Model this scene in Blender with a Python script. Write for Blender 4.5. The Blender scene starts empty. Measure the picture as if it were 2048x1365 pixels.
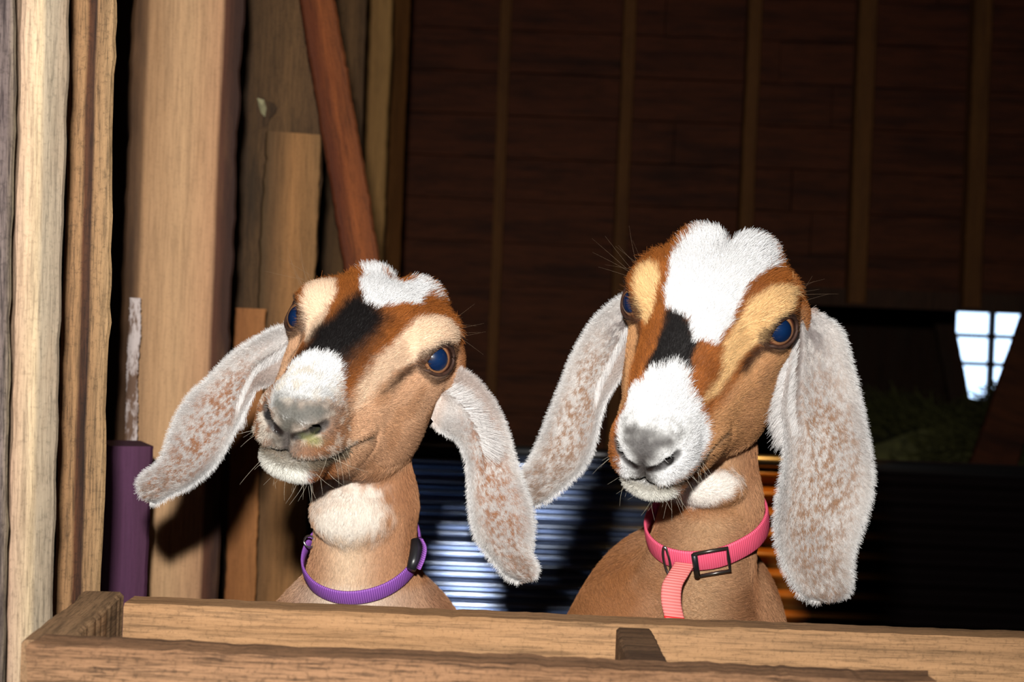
import bpy, math, random
import numpy as np
from mathutils import Vector, Matrix

# ------------------------------------------------------------------ camera, world, flash, exposure
S = bpy.context.scene
COL = S.collection
FPX = 3000.0
ROLL = math.radians(2.3)
CAMZ = 0.95
CT, ST = math.cos(ROLL), math.sin(ROLL)

cam_d = bpy.data.cameras.new('camera')
cam = bpy.data.objects.new('camera', cam_d)
COL.objects.link(cam)
cam_d.sensor_width = 36.0
cam_d.lens = 36.0 * FPX / 2048.0
cam.matrix_world = Matrix(((CT, -ST, 0, 0), (0, 0, -1, 0), (ST, CT, 0, CAMZ), (0, 0, 0, 1)))
cam_d.dof.use_dof = True
cam_d.dof.focus_distance = 1.33
cam_d.dof.aperture_fstop = 8.0
cam_d.clip_start = 0.02
S.camera = cam

world = bpy.data.worlds.new('world')
S.world = world
world.use_nodes = True
bg = world.node_tree.nodes['Background']
bg.inputs['Color'].default_value = (0.52, 0.72, 1.0, 1)
bg.inputs['Strength'].default_value = 3.0

fl_d = bpy.data.lights.new('camera_flash', 'AREA')
fl_d.shape = 'RECTANGLE'
fl_d.size = 0.05
fl_d.size_y = 0.03
fl_d.energy = 15.2
fl_d.spread = math.radians(110)
fl_d.color = (1.0, 0.97, 0.92)
fl = bpy.data.objects.new('camera_flash', fl_d)
COL.objects.link(fl)
fl.location = (-0.05, -0.02, CAMZ + 0.19)
fl.rotation_euler = (math.radians(88), 0, math.radians(4))

S.view_settings.view_transform = 'Standard'
S.view_settings.look = 'None'
S.view_settings.gamma = 1.0
S.view_settings.exposure = 0.0
S.view_settings.use_curve_mapping = False

# ------------------------------------------------------------------ small helpers
rng = np.random.RandomState(7)
random.seed(7)


def prel(px, py, d):
    """photo pixel at depth d -> position relative to the camera (x right, y away, z up)"""
    iu = (px - 1024.0) / FPX
    iv = (682.5 - py) / FPX
    return np.array([(iu * CT - iv * ST) * d, d, (iu * ST + iv * CT) * d])


def W(px, py, d):
    p = prel(px, py, d)
    return Vector((p[0], p[1], p[2] + CAMZ))


def srgb(r, g, b):
    o = []
    for c in (r, g, b):
        c = c / 255.0
        o.append(c / 12.92 if c <= 0.04045 else ((c + 0.055) / 1.055) ** 2.4)
    return tuple(o)


def tag(o, label=None, cat=None, group=None, kind=None):
    if label: o['label'] = label
    if cat: o['category'] = cat
    if group: o['group'] = group
    if kind: o['kind'] = kind
    return o


def empty(name, loc=(0, 0, 0)):
    o = bpy.data.objects.new(name, None)
    COL.objects.link(o)
    o.location = loc
    o.empty_display_size = 0.05
    return o


def mesh_obj(name, verts, faces, mat=None, parent=None, smooth=False, mats=None, mat_idx=None):
    me = bpy.data.meshes.new(name)
    me.from_pydata([tuple(map(float, v)) for v in verts], [], [tuple(int(i) for i in f) for f in faces])
    me.update()
    if mats:
        for m in mats: me.materials.append(m)
        if mat_idx is not None:
            me.polygons.foreach_set('material_index', np.array(mat_idx, dtype=np.int32))
    elif mat: me.materials.append(mat)
    if smooth:
        me.polygons.foreach_set('use_smooth', np.ones(len(me.polygons), dtype=bool))
    o = bpy.data.objects.new(name, me)
    COL.objects.link(o)
    if parent:
        o.parent = parent
        o.matrix_parent_inverse = Matrix.LocRotScale(parent.location, parent.rotation_euler, parent.scale).inverted()
    return o


# ------------------------------------------------------------------ node materials
def newmat(name):
    m = bpy.data.materials.new(name)
    m.use_nodes = True
    nt = m.node_tree
    b = nt.nodes['Principled BSDF']
    return m, nt, b


def nd(nt, t, **kw):
    n = nt.nodes.new(t)
    for k, v in kw.items():
        if k in n.inputs: n.inputs[k].default_value = v
        else: setattr(n, k, v)
    return n


def ramp(nt, stops, interp='LINEAR'):
    r = nt.nodes.new('ShaderNodeValToRGB')
    r.color_ramp.interpolation = interp
    el = r.color_ramp.elements
    while len(el) > 1: el.remove(el[-1])
    el[0].position = stops[0][0]
    el[0].color = (*stops[0][1], 1)
    for p, c in stops[1:]:
        e = el.new(p)
        e.color = (*c, 1)
    return r


def wood(name, stops, grain=0.55, axis='Z', rough=0.75, bump=0.4, blotch=0.35, darkc=(0.05, 0.03, 0.018), warp=0.12,
         zstops=None, spec=0.25, gscale=1.0):
    """stops: colours across the generated X (plank width); grain runs along the local axis"""
    m, nt, b = newmat(name)
    L = nt.links.new
    tc = nd(nt, 'ShaderNodeTexCoord')
    oi = nd(nt, 'ShaderNodeObjectInfo')
    mp = nd(nt, 'ShaderNodeMapping')
    sc = {'Z': (110, 110, 6.0), 'X': (6.0, 110, 110)}[axis]
    mp.inputs['Scale'].default_value = tuple(v * gscale for v in sc)
    L(tc.outputs['Object'], mp.inputs['Vector'])
    mul = nd(nt, 'ShaderNodeMath', operation='MULTIPLY')
    mul.inputs[1].default_value = 37.0
    L(oi.outputs['Random'], mul.inputs[0])
    comb = nd(nt, 'ShaderNodeCombineXYZ')
    for i in range(3): L(mul.outputs[0], comb.inputs[i])
    add = nd(nt, 'ShaderNodeVectorMath', operation='ADD')
    L(mp.outputs[0], add.inputs[0]); L(comb.outputs[0], add.inputs[1])
    n1 = nd(nt, 'ShaderNodeTexNoise', Scale=1.0, Detail=8.0, Roughness=0.72, Distortion=0.35)
    L(add.outputs[0], n1.inputs['Vector'])
    n3 = nd(nt, 'ShaderNodeTexNoise', Scale=5.0, Detail=5.0, Roughness=0.7)
    L(add.outputs[0], n3.inputs['Vector'])
    # low frequency blotches
    mp2 = nd(nt, 'ShaderNodeMapping')
    mp2.inputs['Scale'].default_value = {'Z': (14, 14, 2.5), 'X': (2.5, 14, 14)}[axis]
    L(tc.outputs['Object'], mp2.inputs['Vector'])
    add2 = nd(nt, 'ShaderNodeVectorMath', operation='ADD')
    L(mp2.outputs[0], add2.inputs[0]); L(comb.outputs[0], add2.inputs[1])
    n2 = nd(nt, 'ShaderNodeTexNoise', Scale=1.0, Detail=5.0, Roughness=0.6)
    L(add2.outputs[0], n2.inputs['Vector'])
    # colour across the width
    sep = nd(nt, 'ShaderNodeSeparateXYZ')
    L(tc.outputs['Generated'], sep.inputs[0])
    w = nd(nt, 'ShaderNodeMath', operation='MULTIPLY_ADD')
    L(n2.outputs[0], w.inputs[0]); w.inputs[1].default_value = warp
    src = sep.outputs['X'] if axis == 'Z' else sep.outputs['Z']
    sub = nd(nt, 'ShaderNodeMath', operation='SUBTRACT')
    L(src, sub.inputs[0]); sub.inputs[1].default_value = warp * 0.5
    L(sub.outputs[0], w.inputs[2])
    r = ramp(nt, stops)
    L(w.outputs[0], r.inputs[0])
    col = r.outputs[0]
    if zstops:
        w2 = nd(nt, 'ShaderNodeMath', operation='MULTIPLY_ADD')
        L(n2.outputs[0], w2.inputs[0]); w2.inputs[1].default_value = 0.06
        L(sep.outputs['Z'] if axis == 'Z' else sep.outputs['X'], w2.inputs[2])
        rz = ramp(nt, zstops)
        L(w2.outputs[0], rz.inputs[0])
        mx = nd(nt, 'ShaderNodeMixRGB', blend_type='MULTIPLY')
        mx.inputs[0].default_value = 1.0
        L(col, mx.inputs[1]); L(rz.outputs[0], mx.inputs[2])
        col = mx.outputs[0]
    # grain
    rg = ramp(nt, [(0.36, (1 - grain,) * 3), (0.50, (1.0,) * 3), (0.7, (1.12,) * 3)])
    L(n1.outputs[0], rg.inputs[0])
    m1 = nd(nt, 'ShaderNodeMixRGB', blend_type='MULTIPLY'); m1.inputs[0].default_value = 1.0
    L(col, m1.inputs[1]); L(rg.outputs[0], m1.inputs[2])
    rf = ramp(nt, [(0.38, (1 - grain * 0.9,) * 3), (0.50, (1.0,) * 3), (0.72, (1.12,) * 3)])
    L(n3.outputs[0], rf.inputs[0])
    m15 = nd(nt, 'ShaderNodeMixRGB', blend_type='MULTIPLY'); m15.inputs[0].default_value = 1.0
    L(m1.outputs[0], m15.inputs[1]); L(rf.outputs[0], m15.inputs[2])
    m1 = m15
    n4 = nd(nt, 'ShaderNodeTexNoise', Scale=260.0, Detail=3.0, Roughness=0.7)
    L(tc.outputs['Object'], n4.inputs['Vector'])
    rs = ramp(nt, [(0.33, (0.62,) * 3), (0.46, (1.0,) * 3), (0.7, (1.1,) * 3)])
    L(n4.outputs[0], rs.inputs[0])
    m16 = nd(nt, 'ShaderNodeMixRGB', blend_type='MULTIPLY'); m16.inputs[0].default_value = min(1.0, grain * 1.6)
    L(m1.outputs[0], m16.inputs[1]); L(rs.outputs[0], m16.inputs[2])
    m1 = m16
    rb = ramp(nt, [(0.50, (0, 0, 0)), (0.72, (1, 1, 1))])
    L(n2.outputs[0], rb.inputs[0])
    mb = nd(nt, 'ShaderNodeMath', operation='MULTIPLY'); mb.inputs[1].default_value = blotch
    L(rb.outputs[0], mb.inputs[0])
    m2 = nd(nt, 'ShaderNodeMixRGB')
    L(mb.outputs[0], m2.inputs[0]); L(m1.outputs[0], m2.inputs[1]); m2.inputs[2].default_value = (*darkc, 1)
    L(m2.outputs[0], b.inputs['Base Color'])
    b.inputs['Roughness'].default_value = rough
    b.inputs['Specular IOR Level'].default_value = spec
    bp = nd(nt, 'ShaderNodeBump'); bp.inputs['Strength'].default_value = bump; bp.inputs['Distance'].default_value = 0.004
    L(n1.outputs[0], bp.inputs['Height']); L(bp.outputs[0], b.inputs['Normal'])
    return m


def plain(name, col, rough=0.6, metal=0.0, spec=0.5, noise=0.0, nscale=60.0, coat=0.0):
    m, nt, b = newmat(name)
    b.inputs['Base Color'].default_value = (*col, 1)
    b.inputs['Roughness'].default_value = rough
    b.inputs['Metallic'].default_value = metal
    b.inputs['Specular IOR Level'].default_value = spec
    b.inputs['Coat Weight'].default_value = coat
    if noise:
        tc = nd(nt, 'ShaderNodeTexCoord')
        n = nd(nt, 'ShaderNodeTexNoise', Scale=nscale, Detail=4.0)
        nt.links.new(tc.outputs['Object'], n.inputs['Vector'])
        r = ramp(nt, [(0.3, tuple(c * (1 - noise) for c in col)), (0.7, tuple(min(1, c * (1 + noise)) for c in col))])
        nt.links.new(n.outputs[0], r.inputs[0])
        nt.links.new(r.outputs[0], b.inputs['Base Color'])
    return m


# ------------------------------------------------------------------ rough sawn timber
def timber(name, w, t, l, mat, wob=0.002, seed=0, axis='Z', seg=150, chip=0.0, taper=0.0, parent=None):
    """a rough sawn plank in local coordinates: width X (or Z), thickness Y, length Z (or X), one closed mesh"""
    r = np.random.RandomState(seed)
    n = seg
    prof = []
    bev = min(w, t) * 0.08
    nx, ny = 6, 3
    a, b_ = w / 2, t / 2
    for i in range(nx): prof.append((-a + bev + (w - 2 * bev) * i / (nx - 1), -b_))
    for i in range(ny): prof.append((a, -b_ + bev + (t - 2 * bev) * i / (ny - 1)))
    for i in range(nx): prof.append((a - bev - (w - 2 * bev) * i / (nx - 1), b_))
    for i in range(ny): prof.append((-a, b_ - bev - (t - 2 * bev) * i / (ny - 1)))
    prof = np.array(prof)
    k = len(prof)

    def lf(n, m):
        pts = r.normal(0, 1, m + 3)
        x = np.linspace(0, m, n)
        i = x.astype(int); f = x - i; f = f * f * (3 - 2 * f)
        return pts[i] * (1 - f) + pts[i + 1] * f
    eL = lf(n + 1, int(n * 0.8)) * wob * 0.28 + lf(n + 1, int(n * 0.2)) * wob * 0.22 + lf(n + 1, 4) * wob * 0.4
    eR = lf(n + 1, int(n * 0.8)) * wob * 0.28 + lf(n + 1, int(n * 0.2)) * wob * 0.22 + lf(n + 1, 4) * wob * 0.4
    eT = lf(n + 1, 6) * wob * 0.3
    V = []
    for i in range(n + 1):
        s = i / n
        z = s * l
        sh = 1 + taper * (s - 0.5)
        for (x, y) in prof:
            dx = eR[i] if x > 0 else eL[i]
            dz = 0.0
            if chip and i in (0, n):
                dz = chip * r.normal()
            V.append((x * sh + dx, y + eT[i], z + dz))
    V = np.array(V)
    F = []
    for i in range(n):
        for j in range(k):
            q = (j + 1) % k
            F.append((i * k + j, i * k + q, (i + 1) * k + q, (i + 1) * k + j))
    F.append(tuple(range(k))[::-1])
    F.append(tuple(n * k + j for j in range(k)))
    if axis == 'X':
        V = np.stack([V[:, 2], V[:, 1], -V[:, 0]], 1)
    o = mesh_obj(name, V, F, mat, parent)
    return o


def vplank(name, pxl, dl, pxr, dr, mat, thick=0.04, y0=None, y1=None, lean=0.0, label=None, cat='plank', row=600, seed=0,
           wob=0.003, group=None, kind=None, taper=0.0, top=2.38, bottom=0.0):
    """a vertical board whose front face spans two photo columns at given depths"""
    a = prel(pxl, row, dl); b = prel(pxr, row, dr)
    wdt = math.hypot(b[0] - a[0], b[1] - a[1])
    ang = math.atan2(b[1] - a[1], b[0] - a[0])
    dm = (dl + dr) / 2
    zt = top if y0 is None else prel((pxl + pxr) / 2, y0, dm)[2] + CAMZ
    zb = bottom if y1 is None else prel((pxl + pxr) / 2, y1, dm)[2] + CAMZ
    o = timber(name, wdt, thick, zt - zb, mat, wob=wob, seed=seed, taper=taper)
    nx, ny = -math.sin(ang), math.cos(ang)
    c = (a + b) / 2
    zc = c[2] + CAMZ
    o.rotation_euler = (0, lean, ang)
    off = (zc - zb) * math.tan(lean)
    o.location = (c[0] + nx * thick / 2 - off * math.cos(ang), c[1] + ny * thick / 2 - off * math.sin(ang), zb)
    tag(o, label, cat, group, kind)
    if kind == 'structure' and 'category' in o: del o['category']
    return o


# ------------------------------------------------------------------ timber materials
M_grey = wood('weathered_grey_wood', [(0, srgb(104, 92, 92)), (0.8, srgb(118, 104, 98)), (1, srgb(140, 124, 96))], grain=0.75, blotch=0.7,
              darkc=srgb(64, 50, 54), bump=0.9)
M_pale = wood('pale_sawn_wood', [(0, srgb(150, 112, 96)), (0.12, srgb(180, 152, 128)), (0.45, srgb(190, 168, 136)), (0.55, srgb(146, 132, 112)),
                                 (1, srgb(134, 118, 100))], grain=0.36, blotch=0.4, darkc=srgb(140, 106, 72), warp=0.05, bump=0.6)
M_bark = wood('sawn_wood_with_bark_pocket', [(0, srgb(118, 84, 54)), (0.34, srgb(140, 106, 72)), (0.41, srgb(76, 44, 24)), (0.53, srgb(52, 30, 18)),
                                        (0.58, srgb(134, 102, 70)), (1, srgb(156, 126, 90))], grain=0.5, blotch=0.4, warp=0.24,
              darkc=srgb(90, 62, 36))
M_wide = wood('wide_tan_wood', [(0, srgb(44, 28, 20)), (0.06, srgb(84, 60, 42)), (0.10, srgb(62, 42, 28)), (0.15, srgb(96, 70, 48)), (0.19, srgb(168, 130, 94)), (0.5, srgb(194, 154, 114)),
                                (0.78, srgb(182, 138, 102)), (0.82, srgb(84, 50, 34)), (0.9, srgb(58, 34, 24)), (1.0, srgb(44, 26, 20))], grain=0.18, blotch=0.35,
              warp=0.07, darkc=srgb(150, 106, 66), gscale=0.5)
M_dark = wood('stained_dark_wood', [(0, srgb(50, 34, 22)), (0.25, srgb(84, 60, 36)), (0.6, srgb(108, 78, 48)), (1, srgb(76, 54, 34))], grain=0.4, blotch=0.95,
              darkc=srgb(36, 28, 18), warp=0.25)
M_clean = wood('clean_brown_wood', [(0, srgb(64, 50, 32)), (0.25, srgb(118, 84, 52)), (0.55, srgb(164, 116, 70)), (1, srgb(134, 98, 60))],
               grain=0.25, blotch=0.5, darkc=srgb(84, 62, 36), warp=0.16, gscale=0.6)
M_short = wood('short_board_wood', [(0, srgb(140, 88, 48)), (1, srgb(172, 114, 66))], grain=0.2, blotch=0.4, darkc=srgb(84, 50, 26))
M_brace = wood('orange_brown_wood', [(0, srgb(100, 52, 24)), (0.5, srgb(138, 74, 34)), (0.75, srgb(104, 52, 22)), (1, srgb(84, 42, 18))], grain=0.4, blotch=0.6,
               darkc=srgb(80, 28, 10))
M_stud = wood('tan_stud_wood', [(0, srgb(138, 100, 56)), (1, srgb(166, 124, 72))], grain=0.2, blotch=0.5, darkc=srgb(80, 58, 32))
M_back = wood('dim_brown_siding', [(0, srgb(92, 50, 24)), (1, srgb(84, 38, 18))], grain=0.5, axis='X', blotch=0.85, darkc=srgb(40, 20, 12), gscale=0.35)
M_bstud = wood('dim_brown_stud', [(0, srgb(110, 70, 32)), (1, srgb(110, 68, 30))], grain=0.3, blotch=0.5, darkc=srgb(70, 40, 20))
M_rail = wood('rail_wood', [(0, srgb(112, 78, 54)), (0.10, srgb(124, 86, 58)), (0.16, srgb(164, 126, 94)), (0.5, srgb(158, 122, 90)), (1, srgb(136, 100, 72))], grain=0.7, axis='X', blotch=0.6,
              darkc=srgb(100, 68, 42), warp=0.12, bump=0.7)
M_rail2 = wood('pale_rail_wood', [(0, srgb(150, 114, 80)), (0.12, srgb(150, 114, 80)), (0.2, srgb(172, 134, 96)), (1, srgb(160, 122, 86))], grain=0.42, axis='X', blotch=0.5,
               darkc=srgb(128, 90, 54), warp=0.1, gscale=0.6)
M_endw = wood('greyish_board_wood', [(0, srgb(142, 110, 80)), (1, srgb(150, 118, 86))], grain=0.45, axis='Z', blotch=0.5, darkc=srgb(76, 54, 36))
M_block = wood('dark_block_wood', [(0, srgb(80, 58, 42)), (0.5, srgb(112, 84, 60)), (1, srgb(100, 74, 52))], grain=0.6, axis='X', blotch=0.6,
               darkc=srgb(56, 38, 26), gscale=1.2)

#GEOM-BEGIN
# ------------------------------------------------------------------ goats: implicit surfaces
def rotv(r):
    r = np.array(r, float)
    a = np.linalg.norm(r)
    k = r / a
    K = np.array([[0, -k[2], k[1]], [k[2], 0, -k[0]], [-k[1], k[0], 0]])
    return np.eye(3) + math.sin(a) * K + (1 - math.cos(a)) * K @ K


def smin(a, b, k):
    h = np.clip(0.5 + 0.5 * (b - a) / k, 0, 1)
    return b + (a - b) * h - k * h * (1 - h)


def smax(a, b, k):
    return -smin(-a, -b, k)


def ell(x, y, z, c, r):
    u = (x - c[0]) / r[0]; v = (y - c[1]) / r[1]; w = (z - c[2]) / r[2]
    q = np.sqrt(u * u + v * v + w * w)
    g = np.sqrt((u / r[0]) ** 2 + (v / r[1]) ** 2 + (w / r[2]) ** 2) + 1e-6
    return q * (q - 1) / g


def cone(x, y, z, a, b, ra, rb):
    bx, by, bz = b[0] - a[0], b[1] - a[1], b[2] - a[2]
    L2 = bx * bx + by * by + bz * bz
    t = np.clip(((x - a[0]) * bx + (y - a[1]) * by + (z - a[2]) * bz) / L2, 0, 1)
    dx = x - a[0] - t * bx; dy = y - a[1] - t * by; dz = z - a[2] - t * bz
    return np.sqrt(dx * dx + dy * dy + dz * dz) - (ra + (rb - ra) * t)


EYE_C = np.array([5.15, 14.5, 2.95])
EYE_R = 1.62
EYE_AX = np.array([0.80, -0.56, 0.20]); EYE_AX /= np.linalg.norm(EYE_AX)
EYE_H = np.array([-0.50, -0.80, -0.30]); EYE_H -= EYE_AX * EYE_H.dot(EYE_AX); EYE_H /= np.linalg.norm(EYE_H)
EYE_V = np.cross(EYE_H, EYE_AX)
if EYE_V[2] < 0: EYE_V = -EYE_V


def mouth_z(y, x):
    return -2.75 + 0.16 * y + 0.05 * np.abs(x) - 0.010 * y * y * (y > 0)


def sd_head(X, Y, Z):
    x = np.abs(X); y = Y; z = Z
    d = cone(x * 1.0, y, z, (0, 2.2, 0.2), (0, 13.5, 2.2), 2.35, 4.2)
    d = smin(d, ell(x, y, z, (0, 17.0, 1.2), (6.1, 5.8, 5.8)), 1.2)
    d = smin(d, ell(x, y, z, (0, 16.5, 3.6), (5.0, 4.4, 3.3)), 1.2)
    # muzzle and lips
    d = smin(d, ell(x, y, z, (0.9, 2.3, -0.5), (2.15, 2.7, 2.35)), 0.9)
    d = smin(d, ell(x, y, z, (0.9, 3.3, -1.6), (2.15, 3.2, 1.5)), 0.8)
    # jaw
    jaw = cone(x, y, z, (0.75, 2.6, -3.3), (1.6, 12.0, -4.7), 1.35, 2.65)
    jaw = smin(jaw, ell(x, y, z, (0, 2.1, -3.7), (2.2, 1.7, 1.15)), 0.8)
    d = smin(d, jaw, 0.8)
    # cheek muscle
    d = smin(d, ell(x, y, z, (3.0, 13.8, -2.5), (2.9, 5.4, 4.9)), 1.4)
    d = smin(d, ell(x, y, z, (2.0, 8.0, -1.9), (2.2, 4.0, 2.6)), 1.6)
    # brow ridge and cheekbone
    d = smin(d, ell(x, y, z, (4.6, 15.4, 4.2), (1.9, 2.6, 1.7)), 1.2)
    d = smin(d, cone(x, y, z, (4.9, 15.2, 1.0), (2.8, 8.0, 0.2), 1.0, 0.8), 1.6)
    # ear base
    d = smin(d, ell(x, y, z, (5.3, 18.2, 1.4), (1.7, 1.8, 2.3)), 1.0)
    # poll tufts
    d = smin(d, ell(x, y, z, (2.0, 18.9, 5.2), (1.6, 2.0, 1.75)), 0.9)
    d = d + 0.55 * np.exp(-(X / 0.75) ** 2) * np.exp(-((y - 19.0) / 2.2) ** 2) * (z > 2)
    d = d + 0.16 * np.exp(-((y - 7.6 + 0.16 * (z + 2.5) ** 2) / 0.28) ** 2) * np.exp(-((z + 2.5) / 1.5) ** 2)
    # eyelid ball
    ex, ey, ez = x - EYE_C[0], y - EYE_C[1], z - EYE_C[2]
    a = ex * EYE_AX[0] + ey * EYE_AX[1] + ez * EYE_AX[2]
    h = ex * EYE_H[0] + ey * EYE_H[1] + ez * EYE_H[2]
    v = ex * EYE_V[0] + ey * EYE_V[1] + ez * EYE_V[2]
    re = np.sqrt(ex * ex + ey * ey + ez * ez)
    d = smin(d, re - (EYE_R + 0.26), 0.5)
    # lid opening
    q = (np.sqrt((h / 1.42) ** 2 + (v / 1.16) ** 2) - 1.0) * 1.2
    op = np.maximum(q, 0.2 - a)
    d = smax(d, -op, 0.15)
    # tear groove
    gz = 1.55 + 0.16 * (y - 11)
    d = d + 0.25 * np.exp(-(((z - gz) / 0.45) ** 2)) * np.exp(-(((y - 11.2) / 1.4) ** 2)) * (x > 1)
    # nostrils
    n = cone(x, y, z, (0.45, -0.45, -0.95), (1.4, -0.32, -0.45), 0.16, 0.24)
    n = np.minimum(n, cone(x, y, z, (1.4, -0.32, -0.45), (2.45, 0.45, 0.40), 0.24, 0.30))
    n = np.minimum(n, cone(x, y, z, (1.7, 0.1, -0.1), (1.6, 2.4, 0.0), 0.34, 0.25))
    d = smax(d, -n, 0.25)
    # philtrum
    mz = mouth_z(y, x)
    d = d + 0.18 * np.exp(-(X / 0.16) ** 2) * (1 / (1 + np.exp(-(-0.5 - z) * 4))) * (y < 2.5) * (z > mz)
    # mouth
    fade = 1 / (1 + np.exp((y - 6.6) * 2.5))
    d = d + 0.55 * np.exp(-((z - mz) / 0.20) ** 2) * fade
    d = d - 0.12 * np.exp(-((z - mz - 0.62) / 0.32) ** 2) * fade
    return d


class Goat:
    def __init__(s, rv, t, sc, neck, bulge, trunk, legs):
        s.R = rotv(rv); s.t = np.array(t, float); s.s = sc * 0.01
        s.neck = neck; s.bulge = bulge; s.trunk = trunk; s.legs = legs

    def tohead(s, P):
        return ((P - s.t) @ s.R) / s.s

    def fromhead(s, H):
        return (np.asarray(H, float) * s.s) @ s.R.T + s.t

    def sdf(s, P, head=True):
        """P (N,3) relative to camera, metres"""
        x, y, z = P[:, 0], P[:, 1], P[:, 2]
        d = None
        for i in range(len(s.neck) - 1):
            (a, ra), (b, rb) = s.neck[i], s.neck[i + 1]
            c = cone(x, y, z, a, b, ra, rb)
            d = c if d is None else smin(d, c, 0.02)
        for (a, b, ra, rb) in s.trunk:
            d = smin(d, cone(x, y, z, a, b, ra, rb), 0.05)
        for (a, b, ra, rb) in s.legs:
            d = smin(d, cone(x, y, z, a, b, ra, rb), 0.02)
        for (c, r, k) in s.bulge:
            d = smin(d, ell(x, y, z, c, r), k)
        if head:
            H = s.tohead(P.astype(np.float64)).astype(P.dtype)
            dh = sd_head(H[:, 0], H[:, 1], H[:, 2]) * s.s
            d = smin(d, dh, 0.010)
        return d


def goat_trunk(g, c, dx, r):
    """barrel, rump, tail and four jointed legs down to the floor"""
    fz = -CAMZ
    hip = np.array([c[0] + dx, c[1] + 0.62, -0.545])
    belly = np.array([c[0] + dx * 0.5, c[1] + 0.30, -0.50])
    g.trunk = [(c, belly, r, 0.13), (belly, hip, 0.13, 0.115), (hip, hip + np.array([0, 0.11, 0.03]), 0.09, 0.05),
               (hip + np.array([0, 0.13, 0.06]), hip + np.array([0, 0.20, 0.0]), 0.022, 0.012)]
    g.legs = []
    for sx in (-1, 1):
        sh = c + np.array([sx * 0.062, 0.03, -0.06])
        kn = np.array([sh[0] + sx * 0.006, c[1] + 0.02, fz + 0.30]); ft = np.array([kn[0], c[1] + 0.04, fz + 0.05])
        g.legs += [(sh, kn, 0.055, 0.025), (kn, ft, 0.024, 0.017), (ft, ft + np.array([0, -0.014, -0.026]), 0.018, 0.023)]
        h = hip + np.array([sx * 0.07, 0.02, -0.02])
        st = np.array([h[0], h[1] - 0.09, h[2] - 0.14]); hk = np.array([h[0], h[1] + 0.07, fz + 0.19]); f2 = np.array([h[0], h[1] + 0.04, fz + 0.05])
        g.legs += [(h, st, 0.075, 0.042), (st, hk, 0.038, 0.021), (hk, f2, 0.019, 0.017), (f2, f2 + np.array([0, -0.014, -0.026]), 0.018, 0.023)]


def goat_left():
    rv = [0.242, 0.2266, -0.2056]; sc = 1.21
    t = [-0.1812, 1.25, -0.0741]
    g = Goat(rv, t, sc, [], [], [], [])
    base = g.fromhead([0, 17.5, -1.5])
    low = g.fromhead([0, 15.5, -3.5])
    g.neck = [(base, 0.050), (low, 0.048), (prel(733, 1010, 1.445), 0.0445), (prel(728, 1110, 1.455), 0.0445), (prel(727, 1170, 1.465), 0.048),
              (prel(726, 1330, 1.50), 0.098)]
    g.bulge = [(prel(700, 1028, 1.406), (0.037, 0.022, 0.030), 0.012)]
    goat_trunk(g, prel(726, 1340, 1.52), 0.0, 0.105)
    g.box = (np.array([-0.32, 1.215, -0.20]), np.array([-0.02, 1.58, 0.10]))
    return g


def goat_right():
    rv = [0.5981, 0.0457, -0.3959]; sc = 1.19
    t = [0.1135, 1.25, -0.0909]
    g = Goat(rv, t, sc, [], [], [], [])
    base = g.fromhead([0, 17.5, -1.5])
    low = g.fromhead([0, 15.0, -4.0])
    g.neck = [(base, 0.050), (low, 0.045), (prel(1425, 1010, 1.43), 0.0425), (prel(1405, 1100, 1.45), 0.0455), (prel(1392, 1170, 1.465), 0.052),
              (prel(1348, 1330, 1.51), 0.102)]
    g.bulge = [(prel(1418, 972, 1.380), (0.032, 0.022, 0.019), 0.012), (prel(1368, 1215, 1.555), (0.090, 0.075, 0.088), 0.05)]
    goat_trunk(g, prel(1348, 1345, 1.53), 0.03, 0.11)
    g.box = (np.array([0.05, 1.195, -0.20]), np.array([0.34, 1.55, 0.14]))
    return g


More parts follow.
